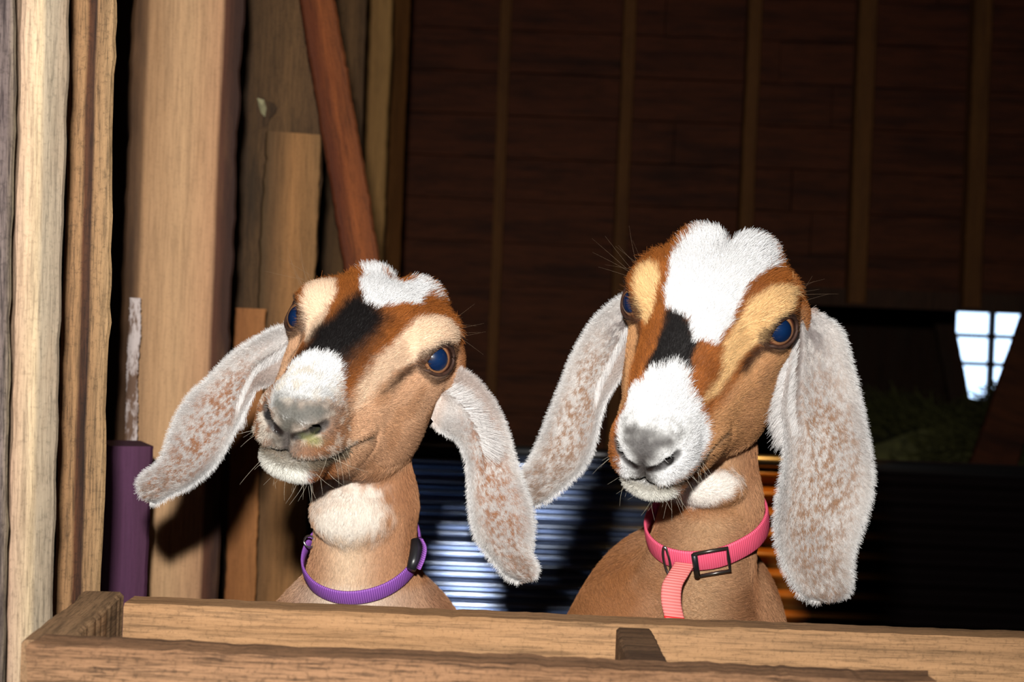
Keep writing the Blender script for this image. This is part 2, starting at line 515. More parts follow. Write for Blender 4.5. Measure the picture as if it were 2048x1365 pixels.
def surface_nets(F, xs, ys, zs):
    S_ = F < 0
    nx, ny, nz = F.shape
    cells = np.zeros((nx - 1, ny - 1, nz - 1), np.int16)
    acc = np.zeros((nx - 1, ny - 1, nz - 1, 3), np.float32)
    co = [xs, ys, zs]
    edges = []
    for ax in range(3):
        sl0 = [slice(None)] * 3; sl1 = [slice(None)] * 3
        sl0[ax] = slice(0, -1); sl1[ax] = slice(1, None)
        cr = S_[tuple(sl0)] != S_[tuple(sl1)]
        idx = np.argwhere(cr)
        i1 = idx.copy(); i1[:, ax] += 1
        f0 = F[tuple(idx.T)]; f1 = F[tuple(i1.T)]
        t = f0 / (f0 - f1)
        P = np.stack([co[k][idx[:, k]] for k in range(3)], 1).astype(np.float32)
        P[:, ax] += t * (co[ax][i1[:, ax]] - co[ax][idx[:, ax]])
        edges.append((ax, idx, f0 < 0))
        o = [k for k in range(3) if k != ax]
        for da in (0, -1):
            for db in (0, -1):
                c = idx.copy(); c[:, o[0]] += da; c[:, o[1]] += db
                ok = (c >= 0).all(1) & (c[:, 0] < nx - 1) & (c[:, 1] < ny - 1) & (c[:, 2] < nz - 1)
                cc = tuple(c[ok].T)
                np.add.at(cells, cc, 1)
                np.add.at(acc, cc, P[ok])
    act = cells > 0
    vid = -np.ones(cells.shape, np.int64)
    vid[act] = np.arange(act.sum())
    V = acc[act] / cells[act][:, None]
    Q = []
    for ax, idx, inside in edges:
        o = [k for k in range(3) if k != ax]
        if ax == 1: o = o[::-1]
        q = []
        okk = np.ones(len(idx), bool)
        for (da, db) in ((0, 0), (-1, 0), (-1, -1), (0, -1)):
            c = idx.copy(); c[:, o[0]] += da; c[:, o[1]] += db
            ok = (c >= 0).all(1) & (c[:, 0] < nx - 1) & (c[:, 1] < ny - 1) & (c[:, 2] < nz - 1)
            okk &= ok
            c = np.clip(c, 0, np.array(cells.shape) - 1)
            q.append(vid[tuple(c.T)])
        q = np.stack(q, 1)
        fl_ = ~inside
        q[fl_] = q[fl_][:, ::-1]
        Q.append(q[okk])
    return V, np.concatenate(Q)


def axis_lines(lo, f0, f1, hi, fine, coarse):
    a = [f0]
    st = fine
    while a[-1] > lo:
        st = min(coarse, st * 1.12); a.append(a[-1] - st)
    b = [f1]
    st = fine
    while b[-1] < hi:
        st = min(coarse, st * 1.12); b.append(b[-1] + st)
    return np.array(a[::-1][:-1] + list(np.arange(f0, f1, fine)) + b, dtype=np.float32)


def goat_mesh(g, fine):
    lo, hi = g.box
    c = g.trunk[0][0]
    xs = axis_lines(c[0] - 0.24, lo[0], hi[0], max(c[0] + 0.24, hi[0] + 0.01), fine, 0.011)
    ys = axis_lines(1.19, lo[1], hi[1], 2.42, fine, 0.012)
    zs = axis_lines(-CAMZ - 0.03, lo[2] - 0.02, hi[2], hi[2] + 0.02, fine, 0.011)
    G = np.empty((len(xs), len(ys), len(zs)), np.float32)
    for i0 in range(0, len(xs), 24):
        xx = xs[i0:i0 + 24]
        A = np.stack(np.meshgrid(xx, ys, zs, indexing='ij'), -1).reshape(-1, 3)
        inb = ((A > lo - 0.02) & (A < hi + 0.02)).all(1)
        d = np.empty(len(A), np.float32)
        if inb.any(): d[inb] = g.sdf(A[inb], True)
        if (~inb).any(): d[~inb] = g.sdf(A[~inb], False)
        G[i0:i0 + 24] = d.reshape(len(xx), len(ys), len(zs))
    return surface_nets(G, xs, ys, zs)
#GEOM-END

#EARS-BEGIN
EARS = {
    'LL': [(600, 668, 604, 735), (575, 655, 577, 752), (548, 662, 545, 765), (513, 681, 515, 774), (480, 702, 503, 793), (451, 728, 490, 817), (422, 758, 475, 846),
           (387, 790, 460, 874), (364, 825, 445, 902), (348, 862, 425, 931), (335, 899, 402, 953), (318, 930, 375, 973), (294, 948, 345, 988),
           (280, 968, 316, 1004), (284, 990, 301, 1006)],
    'LR': [(862, 838, 888, 752), (878, 858, 915, 742), (896, 868, 944, 759), (912, 878, 972, 790), (926, 895, 994, 826), (935, 922, 1010, 866), (939, 955, 1020, 905),
           (941, 1000, 1033, 945), (946, 1040, 1050, 990), (956, 1073, 1061, 1035), (975, 1103, 1059, 1078), (995, 1130, 1057, 1106), (1015, 1153, 1069, 1134),
           (1038, 1164, 1067, 1154)],
    'RL': [(1285, 590, 1298, 645), (1255, 592, 1275, 660), (1221, 613, 1262, 705), (1191, 643, 1240, 750), (1165, 685, 1215, 790), (1145, 725, 1203, 822), (1126, 775, 1196, 850),
           (1104, 828, 1189, 880), (1085, 878, 1177, 912), (1064, 922, 1156, 944), (1041, 953, 1127, 971), (1032, 977, 1098, 995), (1043, 998, 1070, 1011)],
    'RR': [(1590, 622, 1612, 612), (1594, 650, 1645, 634), (1588, 695, 1680, 665), (1574, 752, 1704, 745), (1564, 820, 1721, 815), (1571, 886, 1735, 886),
           (1567, 940, 1743, 951), (1556, 1000, 1736, 1006), (1553, 1061, 1718, 1066), (1566, 1121, 1702, 1115), (1588, 1168, 1700, 1162),
           (1610, 1197, 1690, 1188), (1638, 1205, 1668, 1200)],
}
# depth at root and tip for each ear edge (first edge, second edge) and a fold profile
EARD = {
    'LL': dict(r0=1.462, r1=1.452, t0=1.40, t1=1.37, fold=0.80, fs=-1.3, fside=1, cup=0.010),
    'LR': dict(r0=1.405, r1=1.432, t0=1.345, t1=1.375, fold=0.42, fs=0.7, fside=1, cup=0.010),
    'RL': dict(r0=1.452, r1=1.43, t0=1.43, t1=1.40, fold=0.56, fs=-0.6, fside=1, cup=0.010),
    'RR': dict(r0=1.355, r1=1.385, t0=1.33, t1=1.365, fold=0.16, fs=0.3, fside=0, cup=0.010),
}


def catmull(A, n):
    A = np.asarray(A, float)
    m = len(A) - 1
    u = np.linspace(0, m, n)
    i = np.minimum(u.astype(int), m - 1)
    f = (u - i)[:, None]
    p0 = A[np.maximum(i - 1, 0)]; p1 = A[i]; p2 = A[i + 1]; p3 = A[np.minimum(i + 2, m)]
    return 0.5 * ((2 * p1) + (-p0 + p2) * f + (2 * p0 - 5 * p1 + 4 * p2 - p3) * f ** 2 + (-p0 + 3 * p1 - 3 * p2 + p3) * f ** 3)


def ear_mesh(key, n=110, m=40):
    """a drooping ear: closed thin surface with a cupped fold near its root. returns V, Q, st (s,t per vertex, front=1)"""
    e = EARS[key]; D = EARD[key]
    N = len(e)
    L = []; R_ = []
    for i, (ax, ay, bx, by) in enumerate(e):
        s = i / (N - 1)
        sd = s ** 1.3
        L.append(prel(ax, ay, D['r0'] + (D['t0'] - D['r0']) * sd))
        R_.append(prel(bx, by, D['r1'] + (D['t1'] - D['r1']) * sd))
    L = catmull(L, n); R_ = catmull(R_, n)
    V = []; ST_ = []
    T = (1 - np.cos(np.linspace(0, math.pi, m))) / 2
    for side in (0, 1):
        for i in range(n):
            s = i / (n - 1)
            a, b = L[i], R_[i]
            w = b - a
            wl = np.linalg.norm(w)
            for j in range(m):
                t = T[j]
                p = a + w * t
                cup = D['cup'] * math.sin(math.pi * t) * (0.45 + 0.75 * math.exp(-s * 2.0)) * (1 - s ** 5)
                # a raised fold line running down the root third, and gentle ripples
                tf = max(D['fold'] + D['fs'] * s, 0.12)
                tt = t if D['fside'] == 0 else 1 - t
                fold = 0.0105 * math.exp(-((tt - tf) / 0.075) ** 2) * math.exp(-(s / 0.42) ** 3) * min(1, s * 8)
                hollow = 0.014 * math.exp(-((tt - tf + 0.16) / 0.11) ** 2) * math.exp(-(s / 0.36) ** 3) * min(1, s * 8)
                rip = 0.0016 * math.sin(9 * s + 3 * t) + 0.0012 * math.sin(17 * s - 5 * t)
                ridge = 0.0022 * math.exp(-((t - 0.55) / 0.05) ** 2) * (1 - s)
                y = cup - fold + hollow + rip - ridge
                th = 0.0022 * (max(0.0, 1 - (2 * t - 1) ** 4)) ** 0.5 * (1 - 0.4 * s) * (max(0.0, 1 - s ** 12)) ** .5 + 1e-5
                p = p + np.array([0, y + (-th if side == 0 else th), 0])
                V.append(p); ST_.append((s, t, 1 - side))
    V = np.array(V); ST_ = np.array(ST_)
    Q = []
    o = n * m
    for i in range(n - 1):
        for j in range(m - 1):
            a = i * m + j
            Q.append((a, a + 1, a + m + 1, a + m)); Q.append((o + a, o + a + m, o + a + m + 1, o + a + 1))
    for i in range(n - 1):
        a = i * m; Q.append((a, a + m, o + a + m, o + a))
        a = i * m + m - 1; Q.append((a, o + a, o + a + m, a + m))
    for j in range(m - 1):
        Q.append((j, o + j, o + j + 1, j + 1)); a = (n - 1) * m + j; Q.append((a, a + 1, o + a + 1, o + a))
    Q = np.array(Q)
    # make the front face look at the camera
    nrm = np.cross(V[Q[0][1]] - V[Q[0][0]], V[Q[0][3]] - V[Q[0][0]])
    mid = (n // 2) * m + m // 2
    q = [mid, mid + 1, mid + m + 1, mid + m]
    nrm = np.cross(V[q[1]] - V[q[0]], V[q[3]] - V[q[0]])
    if nrm[1] > 0: Q = Q[:, ::-1]
    return V, Q, ST_
#EARS-END

#COAT-BEGIN
COAT_LEFT = {
    'white1': [(-0.74, 1.86), (-0.6, 1.97), (-0.39, 2.06), (0.02, 1.8), (0.21, 1.78), (0.33, 2.0), (0.56, 1.92), (0.91, 1.78), (0.84, 1.73), (0.65, 1.79), (0.63, 1.64), (0.66, 1.49), (0.4, 1.38), (0.26, 1.24), (0.14, 1.15), (-0.06, 1.18), (-0.33, 1.46), (-0.54, 1.78)],  # miss 3
    'white2': [(-0.11, 0.38), (-0.02, 0.4), (0.05, 0.4), (0.12, 0.34), (0.15, 0.25), (0.19, 0.15), (0.15, 0.17), (0.09, 0.15), (0.0, 0.14), (-0.08, 0.1), (-0.1, 0.07), (-0.13, 0.1), (-0.15, 0.16), (-0.2, 0.21), (-0.19, 0.3)],  # miss 0
    'black': [(-0.35, 0.62), (-0.25, 0.77), (-0.27, 1.1), (-0.19, 1.24), (0.04, 1.15), (0.24, 1.04), (0.24, 0.76), (0.14, 0.51), (0.11, 0.36), (0.06, 0.36), (-0.06, 0.33), (-0.15, 0.28), (-0.24, 0.27), (-0.23, 0.41), (-0.28, 0.51)],  # miss 0
    'cream': [(0.85, 1.26), (1.07, 1.27), (1.3, 1.21), (1.28, 0.91), (1.28, 0.95), (0.97, 0.77), (0.89, 0.66), (0.58, 0.45), (0.42, 0.26), (0.33, 0.12), (0.26, 0.1), (0.25, 0.24), (0.31, 0.47), (0.44, 0.72), (0.56, 1.01), (0.67, 1.2)],  # miss 0
    'creamL': [(-1.06, 1.33), (-0.86, 1.44), (-0.55, 1.22), (-0.51, 0.99), (-0.31, 0.67), (-0.25, 0.49), (-0.26, 0.43), (-0.97, 0.63), (-0.93, 0.83), (-0.97, 0.99), (-1.13, 1.19)],  # miss 1
    'tear': [(0.97, 0.72), (0.93, 0.69), (0.7, 0.5), (0.55, 0.33), (0.47, 0.21), (0.58, 0.24), (0.77, 0.39), (0.91, 0.52), (1.03, 0.61)],  # miss 0
    'grey': [(-0.11, 0.12), (-0.05, 0.12), (0.02, 0.13), (0.11, 0.15), (0.15, 0.13), (0.16, 0.12), (0.14, 0.06), (0.08, 0.04), (0.03, 0.01), (0.03, -0.05), (-0.0, -0.1), (-0.05, -0.1), (-0.07, -0.06), (-0.06, 0.02), (-0.08, 0.06)],  # miss 0
    'mcorner': [(0.09, -0.16), (0.16, -0.08), (0.25, -0.07), (0.3, -0.17), (0.26, -0.25), (0.17, -0.31), (0.14, -0.27), (0.11, -0.2)],  # miss 0
    'chin': [(-0.15, -0.19), (-0.08, -0.19), (0.02, -0.17), (0.09, -0.16), (0.11, -0.2), (0.13, -0.29), (0.06, -0.31), (-0.03, -0.29), (-0.1, -0.23)],  # miss 0
}
COAT_RIGHT = {
    'white1': [(-0.78, 1.53), (-0.71, 1.76), (-0.57, 1.93), (-0.52, 2.1), (-0.18, 2.08), (-0.04, 2.13), (0.2, 2.13), (0.41, 2.12), (0.83, 2.01), (1.09, 1.87), (0.98, 1.65), (0.72, 1.47), (0.58, 1.36), (0.56, 1.25), (0.5, 1.08), (0.47, 0.89), (0.37, 0.74), (0.34, 0.64), (0.14, 0.64), (0.1, 0.65), (0.03, 0.8), (-0.09, 0.89), (-0.34, 0.9), (-0.5, 1.08), (-0.59, 1.33)],  # miss 2
    'black': [(-0.34, 0.9), (-0.12, 0.91), (0.03, 0.8), (0.14, 0.64), (0.12, 0.53), (0.13, 0.42), (0.05, 0.44), (-0.04, 0.4), (-0.16, 0.37), (-0.19, 0.37), (-0.18, 0.51), (-0.23, 0.67)],  # miss 0
    'white2': [(0.03, 0.49), (0.13, 0.41), (0.16, 0.32), (0.22, 0.23), (0.28, 0.1), (0.31, -0.03), (0.27, -0.08), (0.22, -0.08), (0.13, -0.09), (0.01, -0.2), (-0.11, -0.22), (-0.12, -0.04), (-0.14, 0.08), (-0.19, 0.16), (-0.3, 0.15), (-0.15, 0.31), (-0.13, 0.4), (-0.03, 0.44)],  # miss 0
    'cream': [(0.7, 1.18), (0.91, 1.28), (1.38, 1.27), (1.24, 1.08), (1.14, 0.9), (1.23, 0.73), (0.85, 0.61), (0.65, 0.49), (0.49, 0.32), (0.34, 0.22), (0.27, 0.23), (0.38, 0.4), (0.4, 0.67), (0.53, 0.9), (0.64, 1.12)],  # miss 1
    'creamL': [(-1.03, 1.1), (-1.0, 1.28), (-0.81, 1.32), (-0.68, 1.21), (-0.65, 1.0), (-0.58, 0.8), (-0.64, 0.64), (-0.95, 0.65), (-0.92, 0.85), (-0.95, 0.98)],  # miss 0
    'tear': [(1.23, 0.65), (0.98, 0.64), (0.85, 0.56), (0.68, 0.44), (0.6, 0.32), (0.73, 0.3), (0.91, 0.41), (1.11, 0.53)],  # miss 0
    'grey': [(-0.13, 0.15), (-0.03, 0.16), (0.07, 0.16), (0.16, 0.14), (0.14, 0.11), (0.08, 0.07), (0.05, 0.02), (0.03, -0.17), (-0.01, -0.18), (-0.04, -0.08), (-0.05, 0.04), (-0.09, 0.1)],  # miss 0
    'mcorner': [(0.12, -0.08), (0.2, -0.28), (0.32, -0.23), (0.3, -0.06), (0.4, -0.26), (0.28, -0.85), (0.07, -0.86), (0.15, -0.22)],  # miss 0
    'chin': [(-0.13, -0.22), (0.0, -0.19), (0.12, -0.17), (0.15, -0.22), (-0.08, -1.05), (0.04, -0.26), (-0.07, -0.26)],  # miss 0
}
#COAT-END
COAT_RIGHT['mcorner'] = COAT_LEFT['mcorner']
COAT_RIGHT['chin'] = [(-0.17, -0.2), (-0.08, -0.2), (0.02, -0.19), (0.10, -0.18), (0.16, -0.22), (0.15, -0.32), (0.06, -0.36), (-0.06, -0.36), (-0.15, -0.3)]
CC = np.array([0, 15, -0.5])


def head_uv(H):
    d = H - CC
    d = d / np.linalg.norm(d, axis=1, keepdims=True)
    al = np.arccos(np.clip(-d[:, 1], -1, 1))
    r = np.sqrt(d[:, 0] ** 2 + d[:, 2] ** 2) + 1e-9
    return np.stack([al * d[:, 0] / r, al * d[:, 2] / r], 1)


def poly_sd(P, poly):
    """signed distance to a polygon, negative inside"""
    poly = np.asarray(poly, float)
    n = len(poly)
    best = np.full(len(P), 1e9)
    ins = np.zeros(len(P), bool)
    for i in range(n):
        a = poly[i]; b = poly[(i + 1) % n]
        e = b - a
        w = P - a
        t = np.clip((w @ e) / (e @ e + 1e-12), 0, 1)
        d = w - t[:, None] * e
        best = np.minimum(best, (d * d).sum(1))
        c = ((a[1] > P[:, 1]) != (b[1] > P[:, 1]))
        xx = a[0] + (P[:, 1] - a[1]) * e[0] / (e[1] if abs(e[1]) > 1e-12 else 1e-12)
        ins ^= c & (P[:, 0] < xx)
    return np.sqrt(best) * np.where(ins, -1, 1)


def hash3(i, j, k):
    h = (i * 374761393 + j * 668265263 + k * 2147483647) & 0xffffffff
    h = ((h ^ (h >> 13)) * 1274126177) & 0xffffffff
    return ((h ^ (h >> 16)) & 0xffff) / 65535.0


def vnoise(P, scale, off=0):
    Q_ = P * scale + off + 1000.0
    I = np.floor(Q_).astype(np.int64)
    f = Q_ - I
    f = f * f * (3 - 2 * f)
    r = 0
    for a in (0, 1):
        for b in (0, 1):
            for c in (0, 1):
                w = (f[:, 0] if a else 1 - f[:, 0]) * (f[:, 1] if b else 1 - f[:, 1]) * (f[:, 2] if c else 1 - f[:, 2])
                r = r + w * hash3(I[:, 0] + a, I[:, 1] + b, I[:, 2] + c)
    return r


def sstep(a, b, x):
    t = np.clip((x - a) / (b - a), 0, 1)
    return t * t * (3 - 2 * t)


def mixc(c, col, m):
    return c * (1 - m[:, None]) + np.array(col)[None, :] * m[:, None]


C_RICH = srgb(158, 92, 40); C_DEEP = srgb(112, 60, 24); C_TAN = srgb(212, 168, 132); C_TAN2 = srgb(184, 134, 94)
C_CREAM = (srgb(236, 206, 176), srgb(230, 190, 134)); C_BLACK = srgb(19, 15, 15); C_WHITE = srgb(236, 236, 237)
C_GREYN = srgb(122, 120, 114); C_DBROWN = srgb(62, 38, 24)


def coat_head(g, P, which, jit=None):
    """coat colour (linear rgb) of head and neck, from position in the goat's own head frame"""
    H = g.tohead(P)
    U = head_uv(H)
    K = COAT_LEFT if which == 0 else COAT_RIGHT
    N = len(P)
    n1 = vnoise(H, 2.2); n2 = vnoise(H, 0.8, 17.3)
    jit = (n1 - 0.5) * 0.06 if jit is None else jit + (n1 - 0.5) * 0.05
    u, v = U[:, 0], U[:, 1]
    au = np.abs(u)
    c = np.tile(np.array(C_RICH), (N, 1))
    # deeper brown along the bridge sides, paler towards the cheeks
    c = mixc(c, C_DEEP, 0.35 * sstep(0.4, 0.7, n2))
    side = sstep(-0.06, 0.10, 0.62 * au - v + (0.08 if which == 0 else -0.08) + jit)
    c = mixc(c, C_TAN if which == 0 else srgb(196, 146, 100), side * sstep(0.16, 0.30, au))
    c = mixc(c, C_TAN2, 0.5 * side * sstep(0.5, 0.62, n2 + jit))
    c = mixc(c, srgb(160, 110, 74), sstep(0.10, 0.40, -v) * sstep(0.1, 0.3, au) * 0.35)
    # back of the skull
    back = sstep(1.75, 2.0, np.sqrt(u * u + v * v))
    c = mixc(c, C_RICH, back * (v > 0.3) * 0.8)
    if which == 0:   # face sides of the muzzle stay brown
        mz = sstep(0.30, 0.18, np.sqrt(u * u + v * v)) * (v < 0.2)
        c = mixc(c, srgb(150, 104, 72), mz)
    else:
        mz = sstep(0.36, 0.22, np.sqrt(u * u + v * v)) * (v < 0.2) * (u > 0.22)
        c = mixc(c, srgb(176, 110, 60), mz)

    def patch(name, col, soft, k=1.0, grow=0.0, mirror=False):
        nonlocal c
        UU = U.copy()
        if mirror: UU[:, 0] = -UU[:, 0]
        sd = poly_sd(UU, K[name]) + jit * 0.8 - grow
        c = mixc(c, col, sstep(soft, -soft, sd) * k)
    patch('cream', C_CREAM[which], 0.05)
    patch('creamL', C_CREAM[which], 0.04)
    if which == 0:
        patch('black', C_DBROWN, 0.13, 0.9, grow=0.09)
        patch('black', C_BLACK, 0.07, 1.0, grow=-0.01)
    else:
        patch('black', C_DBROWN, 0.03, 0.9, grow=0.01)
        patch('black', C_BLACK, 0.05, 1.0, grow=-0.02)
        c = mixc(c, C_BLACK, sstep(0.03, -0.03, poly_sd(U, K['black'])) * sstep(0.8, 0.6, v))
    patch('tear', C_DBROWN, 0.055, 0.9, grow=0.0 if which == 0 else 0.01)
    patch('tear', C_DBROWN, 0.04, 0.7, mirror=True)
    # around the eyes
    for sx in (-1, 1):
        ec = EYE_C * np.array([sx, 1, 1])
        de = np.linalg.norm(H - ec, axis=1)
        m = sstep(2.25, 1.95, de + jit * 3)
        c = mixc(c, C_DBROWN, m * 0.8)
    patch('white1', C_WHITE, 0.012)
    # the white reaches over the poll
    wb = sstep(1.0, 0.85, au) * (v > 2.0) * (H[:, 2] > 5.2) * (np.abs(H[:, 0]) < 3.4) * (H[:, 1] < 20.5)
    c = mixc(c, C_WHITE, wb * 1.0)
    patch('white2', C_WHITE, 0.012)
    front = (H[:, 1] < 9)
    # lips and mouth
    patch('chin', C_WHITE, 0.02)
    patch('mcorner', C_DBROWN if which == 0 else srgb(84, 60, 44), 0.03, 0.75)
    mzv = mouth_z(H[:, 1], H[:, 0])
    lip = np.exp(-((H[:, 2] - mzv) / 0.28) ** 2) * (H[:, 1] < 7)
    frg = np.exp(-((H[:, 2] - mzv - 0.42) / 0.16) ** 2) * (H[:, 1] < 4.5)
    c = mixc(c, srgb(226, 220, 206), np.clip(frg * 0.75, 0, 1))
    c = mixc(c, srgb(70, 60, 50), np.clip(lip * 0.9, 0, 1))
    low = (H[:, 2] < mzv - 0.45) & (H[:, 1] < 3.4)
    c = mixc(c, srgb(228, 226, 216), low * 0.9 * sstep(3.6, 2.6, H[:, 1] + jit * 8) * sstep(1.75, 1.25, (H[:, 0] if which == 0 else H[:, 0] - 0.35) + jit * 8))
    gl = (H[:, 1] < 4.5) * (H[:, 2] < mzv) * sstep(1.15, 0.7, mzv - H[:, 2] + jit * 4)
    c = mixc(c, srgb(104, 94, 78), gl * (0.85 if which == 0 else 0.6))
    # pale flecks of hair over the muzzle
    if which == 0:
        fz_ = (H[:, 1] < 3.6) * (H[:, 2] > mzv + 0.2) * sstep(0.0, 0.05, poly_sd(U, K['grey']) + 0.04)
        c = mixc(c, srgb(214, 204, 190), fz_ * sstep(0.52, 0.62, n1 + jit * 5) * np.where(H[:, 0] < 0, 0.85, 0.5))
    # nose leather
    patch('grey', C_GREYN, 0.085 if which == 0 else 0.06, 0.95, grow=0.025 if which == 0 else 0.012)
    if which == 0: patch('grey', srgb(84, 82, 76), 0.035, 0.85, grow=-0.005)
    if which == 1:
        patch('grey', srgb(78, 74, 74), 0.035, 0.9, grow=-0.01)
    # dark nostrils
    dn = np.minimum(cone(np.abs(H[:, 0]), H[:, 1], H[:, 2], (0.45, -0.45, -0.95), (1.4, -0.32, -0.45), 0.1, 0.12),
                    cone(np.abs(H[:, 0]), H[:, 1], H[:, 2], (1.4, -0.32, -0.45), (2.45, 0.45, 0.40), 0.12, 0.16))
    fs_ = np.exp(-(H[:, 0] / (0.5 if which else 0.35)) ** 2) * sstep(-0.55, -0.9, H[:, 2]) * (H[:, 1] < 2) * (H[:, 2] > mzv)
    c = mixc(c, srgb(84, 78, 76), fs_ * 0.9)
    c = mixc(c, srgb(34, 28, 27), sstep(0.34, 0.08, dn))
    dd_ = cone(np.abs(H[:, 0]), H[:, 1], H[:, 2], (1.7, 0.35, -0.15), (1.6, 2.4, 0.0), 0.36, 0.3)
    c = mixc(c, srgb(26, 20, 19), sstep(0.16, 0.0, dd_))
    if which == 0:
        gr = np.exp(-(((H[:, 0] - 1.7) / 0.6) ** 2 + ((H[:, 2] + 0.75) / 0.3) ** 2)) * (H[:, 1] < 1.5)
        c = mixc(c, srgb(120, 124, 50), np.clip(gr * n1 * 1.2, 0, 0.7))
    # neck and chest
    nz = P[:, 2]
    nj = (n1 - 0.5) * 1.2
    neckm = np.maximum(sstep(-4.6, -6.6, H[:, 2] + nj) * sstep(8.0, 10.5, H[:, 1]), sstep(-0.145, -0.165, P[:, 2]) * sstep(-4.8, -6.2, H[:, 2] + nj))
    NC = np.tile(np.array(srgb(178, 130, 94)), (N, 1))
    NC = mixc(NC, srgb(150, 100, 66), 0.8 * sstep(0.4, 0.65, vnoise(P, 22.0, 3.3)))
    lz = P[:, 0] / P[:, 1]
    if which == 0:
        cx = -0.102
        br = np.exp(-(((P[:, 0] - (cx * 1.43)) / 0.022) ** 2)) * (P[:, 1] < 1.48)
        NC = mixc(NC, srgb(222, 196, 166), br * 0.85 * sstep(-0.13, -0.16, nz + (n1 - .5) * .02))
        bc = g.bulge[0][0]
        q = np.sqrt(((P[:, 0] - bc[0]) / 0.037) ** 2 + ((P[:, 2] - bc[2] - 0.003) / 0.033) ** 2)
        NC = mixc(NC, srgb(222, 212, 200), sstep(1.2, 0.55 + 0.0 * q, q + (n1 - .5) * .5) * (P[:, 1] < 1.46))
        NC = mixc(NC, srgb(226, 214, 200), sstep(-0.232, -0.245, nz) * np.exp(-(((P[:, 0] + 0.143) / 0.05) ** 2)) * 0.7)
    else:
        bc = g.bulge[0][0]
        q = np.sqrt(((P[:, 0] - bc[0] + 0.004) / 0.031) ** 2 + ((P[:, 2] - bc[2] + 0.002 - (P[:, 0] - bc[0]) * 0.3) / 0.015) ** 2)
        NC = mixc(NC, srgb(160, 104, 60), 0.8 * sstep(0.165, 0.115, P[:, 0] + (n2 - .5) * .04))
        NC = mixc(NC, srgb(206, 170, 130), np.exp(-(((P[:, 0] - 0.185) / 0.03) ** 2)) * 0.6 * (P[:, 1] < 1.5))
        NC = mixc(NC, srgb(240, 232, 224), sstep(1.2, 0.8, q + (n1 - .5) * .3) * (P[:, 1] < 1.46))
    m = neckm.astype(float)
    c = c * (1 - m[:, None]) + NC * m[:, None]
    if which == 1:
        c = mixc(c, srgb(240, 232, 224), sstep(1.15, 0.75, q + (n1 - .5) * .35) * (P[:, 1] < 1.44) * (H[:, 2] < -3.5) * (P[:, 2] < bc[2] + 0.02))
    legm = sstep(-CAMZ + 0.30, -CAMZ + 0.12, nz)
    c = mixc(c, C_DBROWN, legm)
    return np.clip(c, 0, 1)


def coat_ear(P, st, key, rnd):
    s, t = st[:, 0], st[:, 1]
    n1 = vnoise(P * np.array([1, 0.6, 0.6]), 800.0, 5.0); n2 = vnoise(P, 240.0, 9.0); n3 = vnoise(P, 36.0, 2.0)
    c = np.tile(np.array(srgb(208, 202, 198)), (len(P), 1))
    c = mixc(c, srgb(176, 170, 168), 0.55 * sstep(0.35, 0.75, n3))
    edge = np.minimum(t, 1 - t)
    tt = t if key in ('RR', 'LR') else 1 - t
    spk = sstep(0.45, 0.60, n1 * 0.70 + n2 * 0.30 + (rnd - 0.5) * 0.22)
    amt = sstep(0.08, 0.42, s) * sstep(0.02, 0.18, edge) * (0.5 + 0.5 * np.exp(-((t - 0.5) / 0.28) ** 2))
    c = mixc(c, srgb(158, 104, 64) if key[0] == 'L' else srgb(156, 116, 84), np.clip(spk * amt * 1.1, 0, 0.92))
    tip = sstep(0.60, 0.92, s) * sstep(0.03, 0.22, edge) * sstep(0.25, 0.6, n2 + (rnd - .5) * .5)
    c = mixc(c, srgb(140, 122, 110), tip * 0.75)
    ed = sstep(0.05, 0.0, edge)
    c = mixc(c, srgb(240, 240, 240), ed * 0.7)
    if key in ('RR', 'RL'):
        shp = np.exp(-(((s - 0.14) / 0.10) ** 2) - (((t - 0.45) / 0.25) ** 2))
        c = mixc(c, srgb(122, 112, 110), shp * 0.9 * sstep(0.25, 0.6, n2))
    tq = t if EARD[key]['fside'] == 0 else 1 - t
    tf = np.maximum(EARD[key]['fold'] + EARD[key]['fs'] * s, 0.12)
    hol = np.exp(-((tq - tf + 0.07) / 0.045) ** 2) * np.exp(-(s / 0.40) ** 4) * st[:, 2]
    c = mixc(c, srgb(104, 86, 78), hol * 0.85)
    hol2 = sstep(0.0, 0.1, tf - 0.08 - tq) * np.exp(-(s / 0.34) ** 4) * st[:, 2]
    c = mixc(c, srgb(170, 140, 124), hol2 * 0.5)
    if key == 'RR':
        c = mixc(c, srgb(150, 98, 56), sstep(0.07, 0.02, s + (rnd - .5) * .05) * 0.8)
    else:
        c = mixc(c, srgb(224, 200, 184), sstep(0.10, 0.02, s) * 0.5)
    return np.clip(c, 0, 1)


def vert_normals(V, Q):
    n = np.cross(V[Q[:, 2]] - V[Q[:, 0]], V[Q[:, 3]] - V[Q[:, 1]])
    N = np.zeros_like(V)
    for k in range(4): np.add.at(N, Q[:, k], n)
    return N / (np.linalg.norm(N, axis=1, keepdims=True) + 1e-12), np.linalg.norm(n, axis=1) * 0.5


def sample(V, Q, VN, area, w, n, extra=None):
    p = area * w
    p = p / p.sum()
    f = rng.choice(len(Q), n, p=p)
    a, b = rng.rand(n, 1), rng.rand(n, 1)
    q = Q[f]
    W4 = [(1 - a) * (1 - b), a * (1 - b), a * b, (1 - a) * b]
    P = sum(w_ * V[q[:, k]] for k, w_ in enumerate(W4))
    N = sum(w_ * VN[q[:, k]] for k, w_ in enumerate(W4))
    N /= np.linalg.norm(N, axis=1, keepdims=True) + 1e-12
    E_ = sum(w_ * extra[q[:, k]] for k, w_ in enumerate(W4)) if extra is not None else None
    return P, N, E_


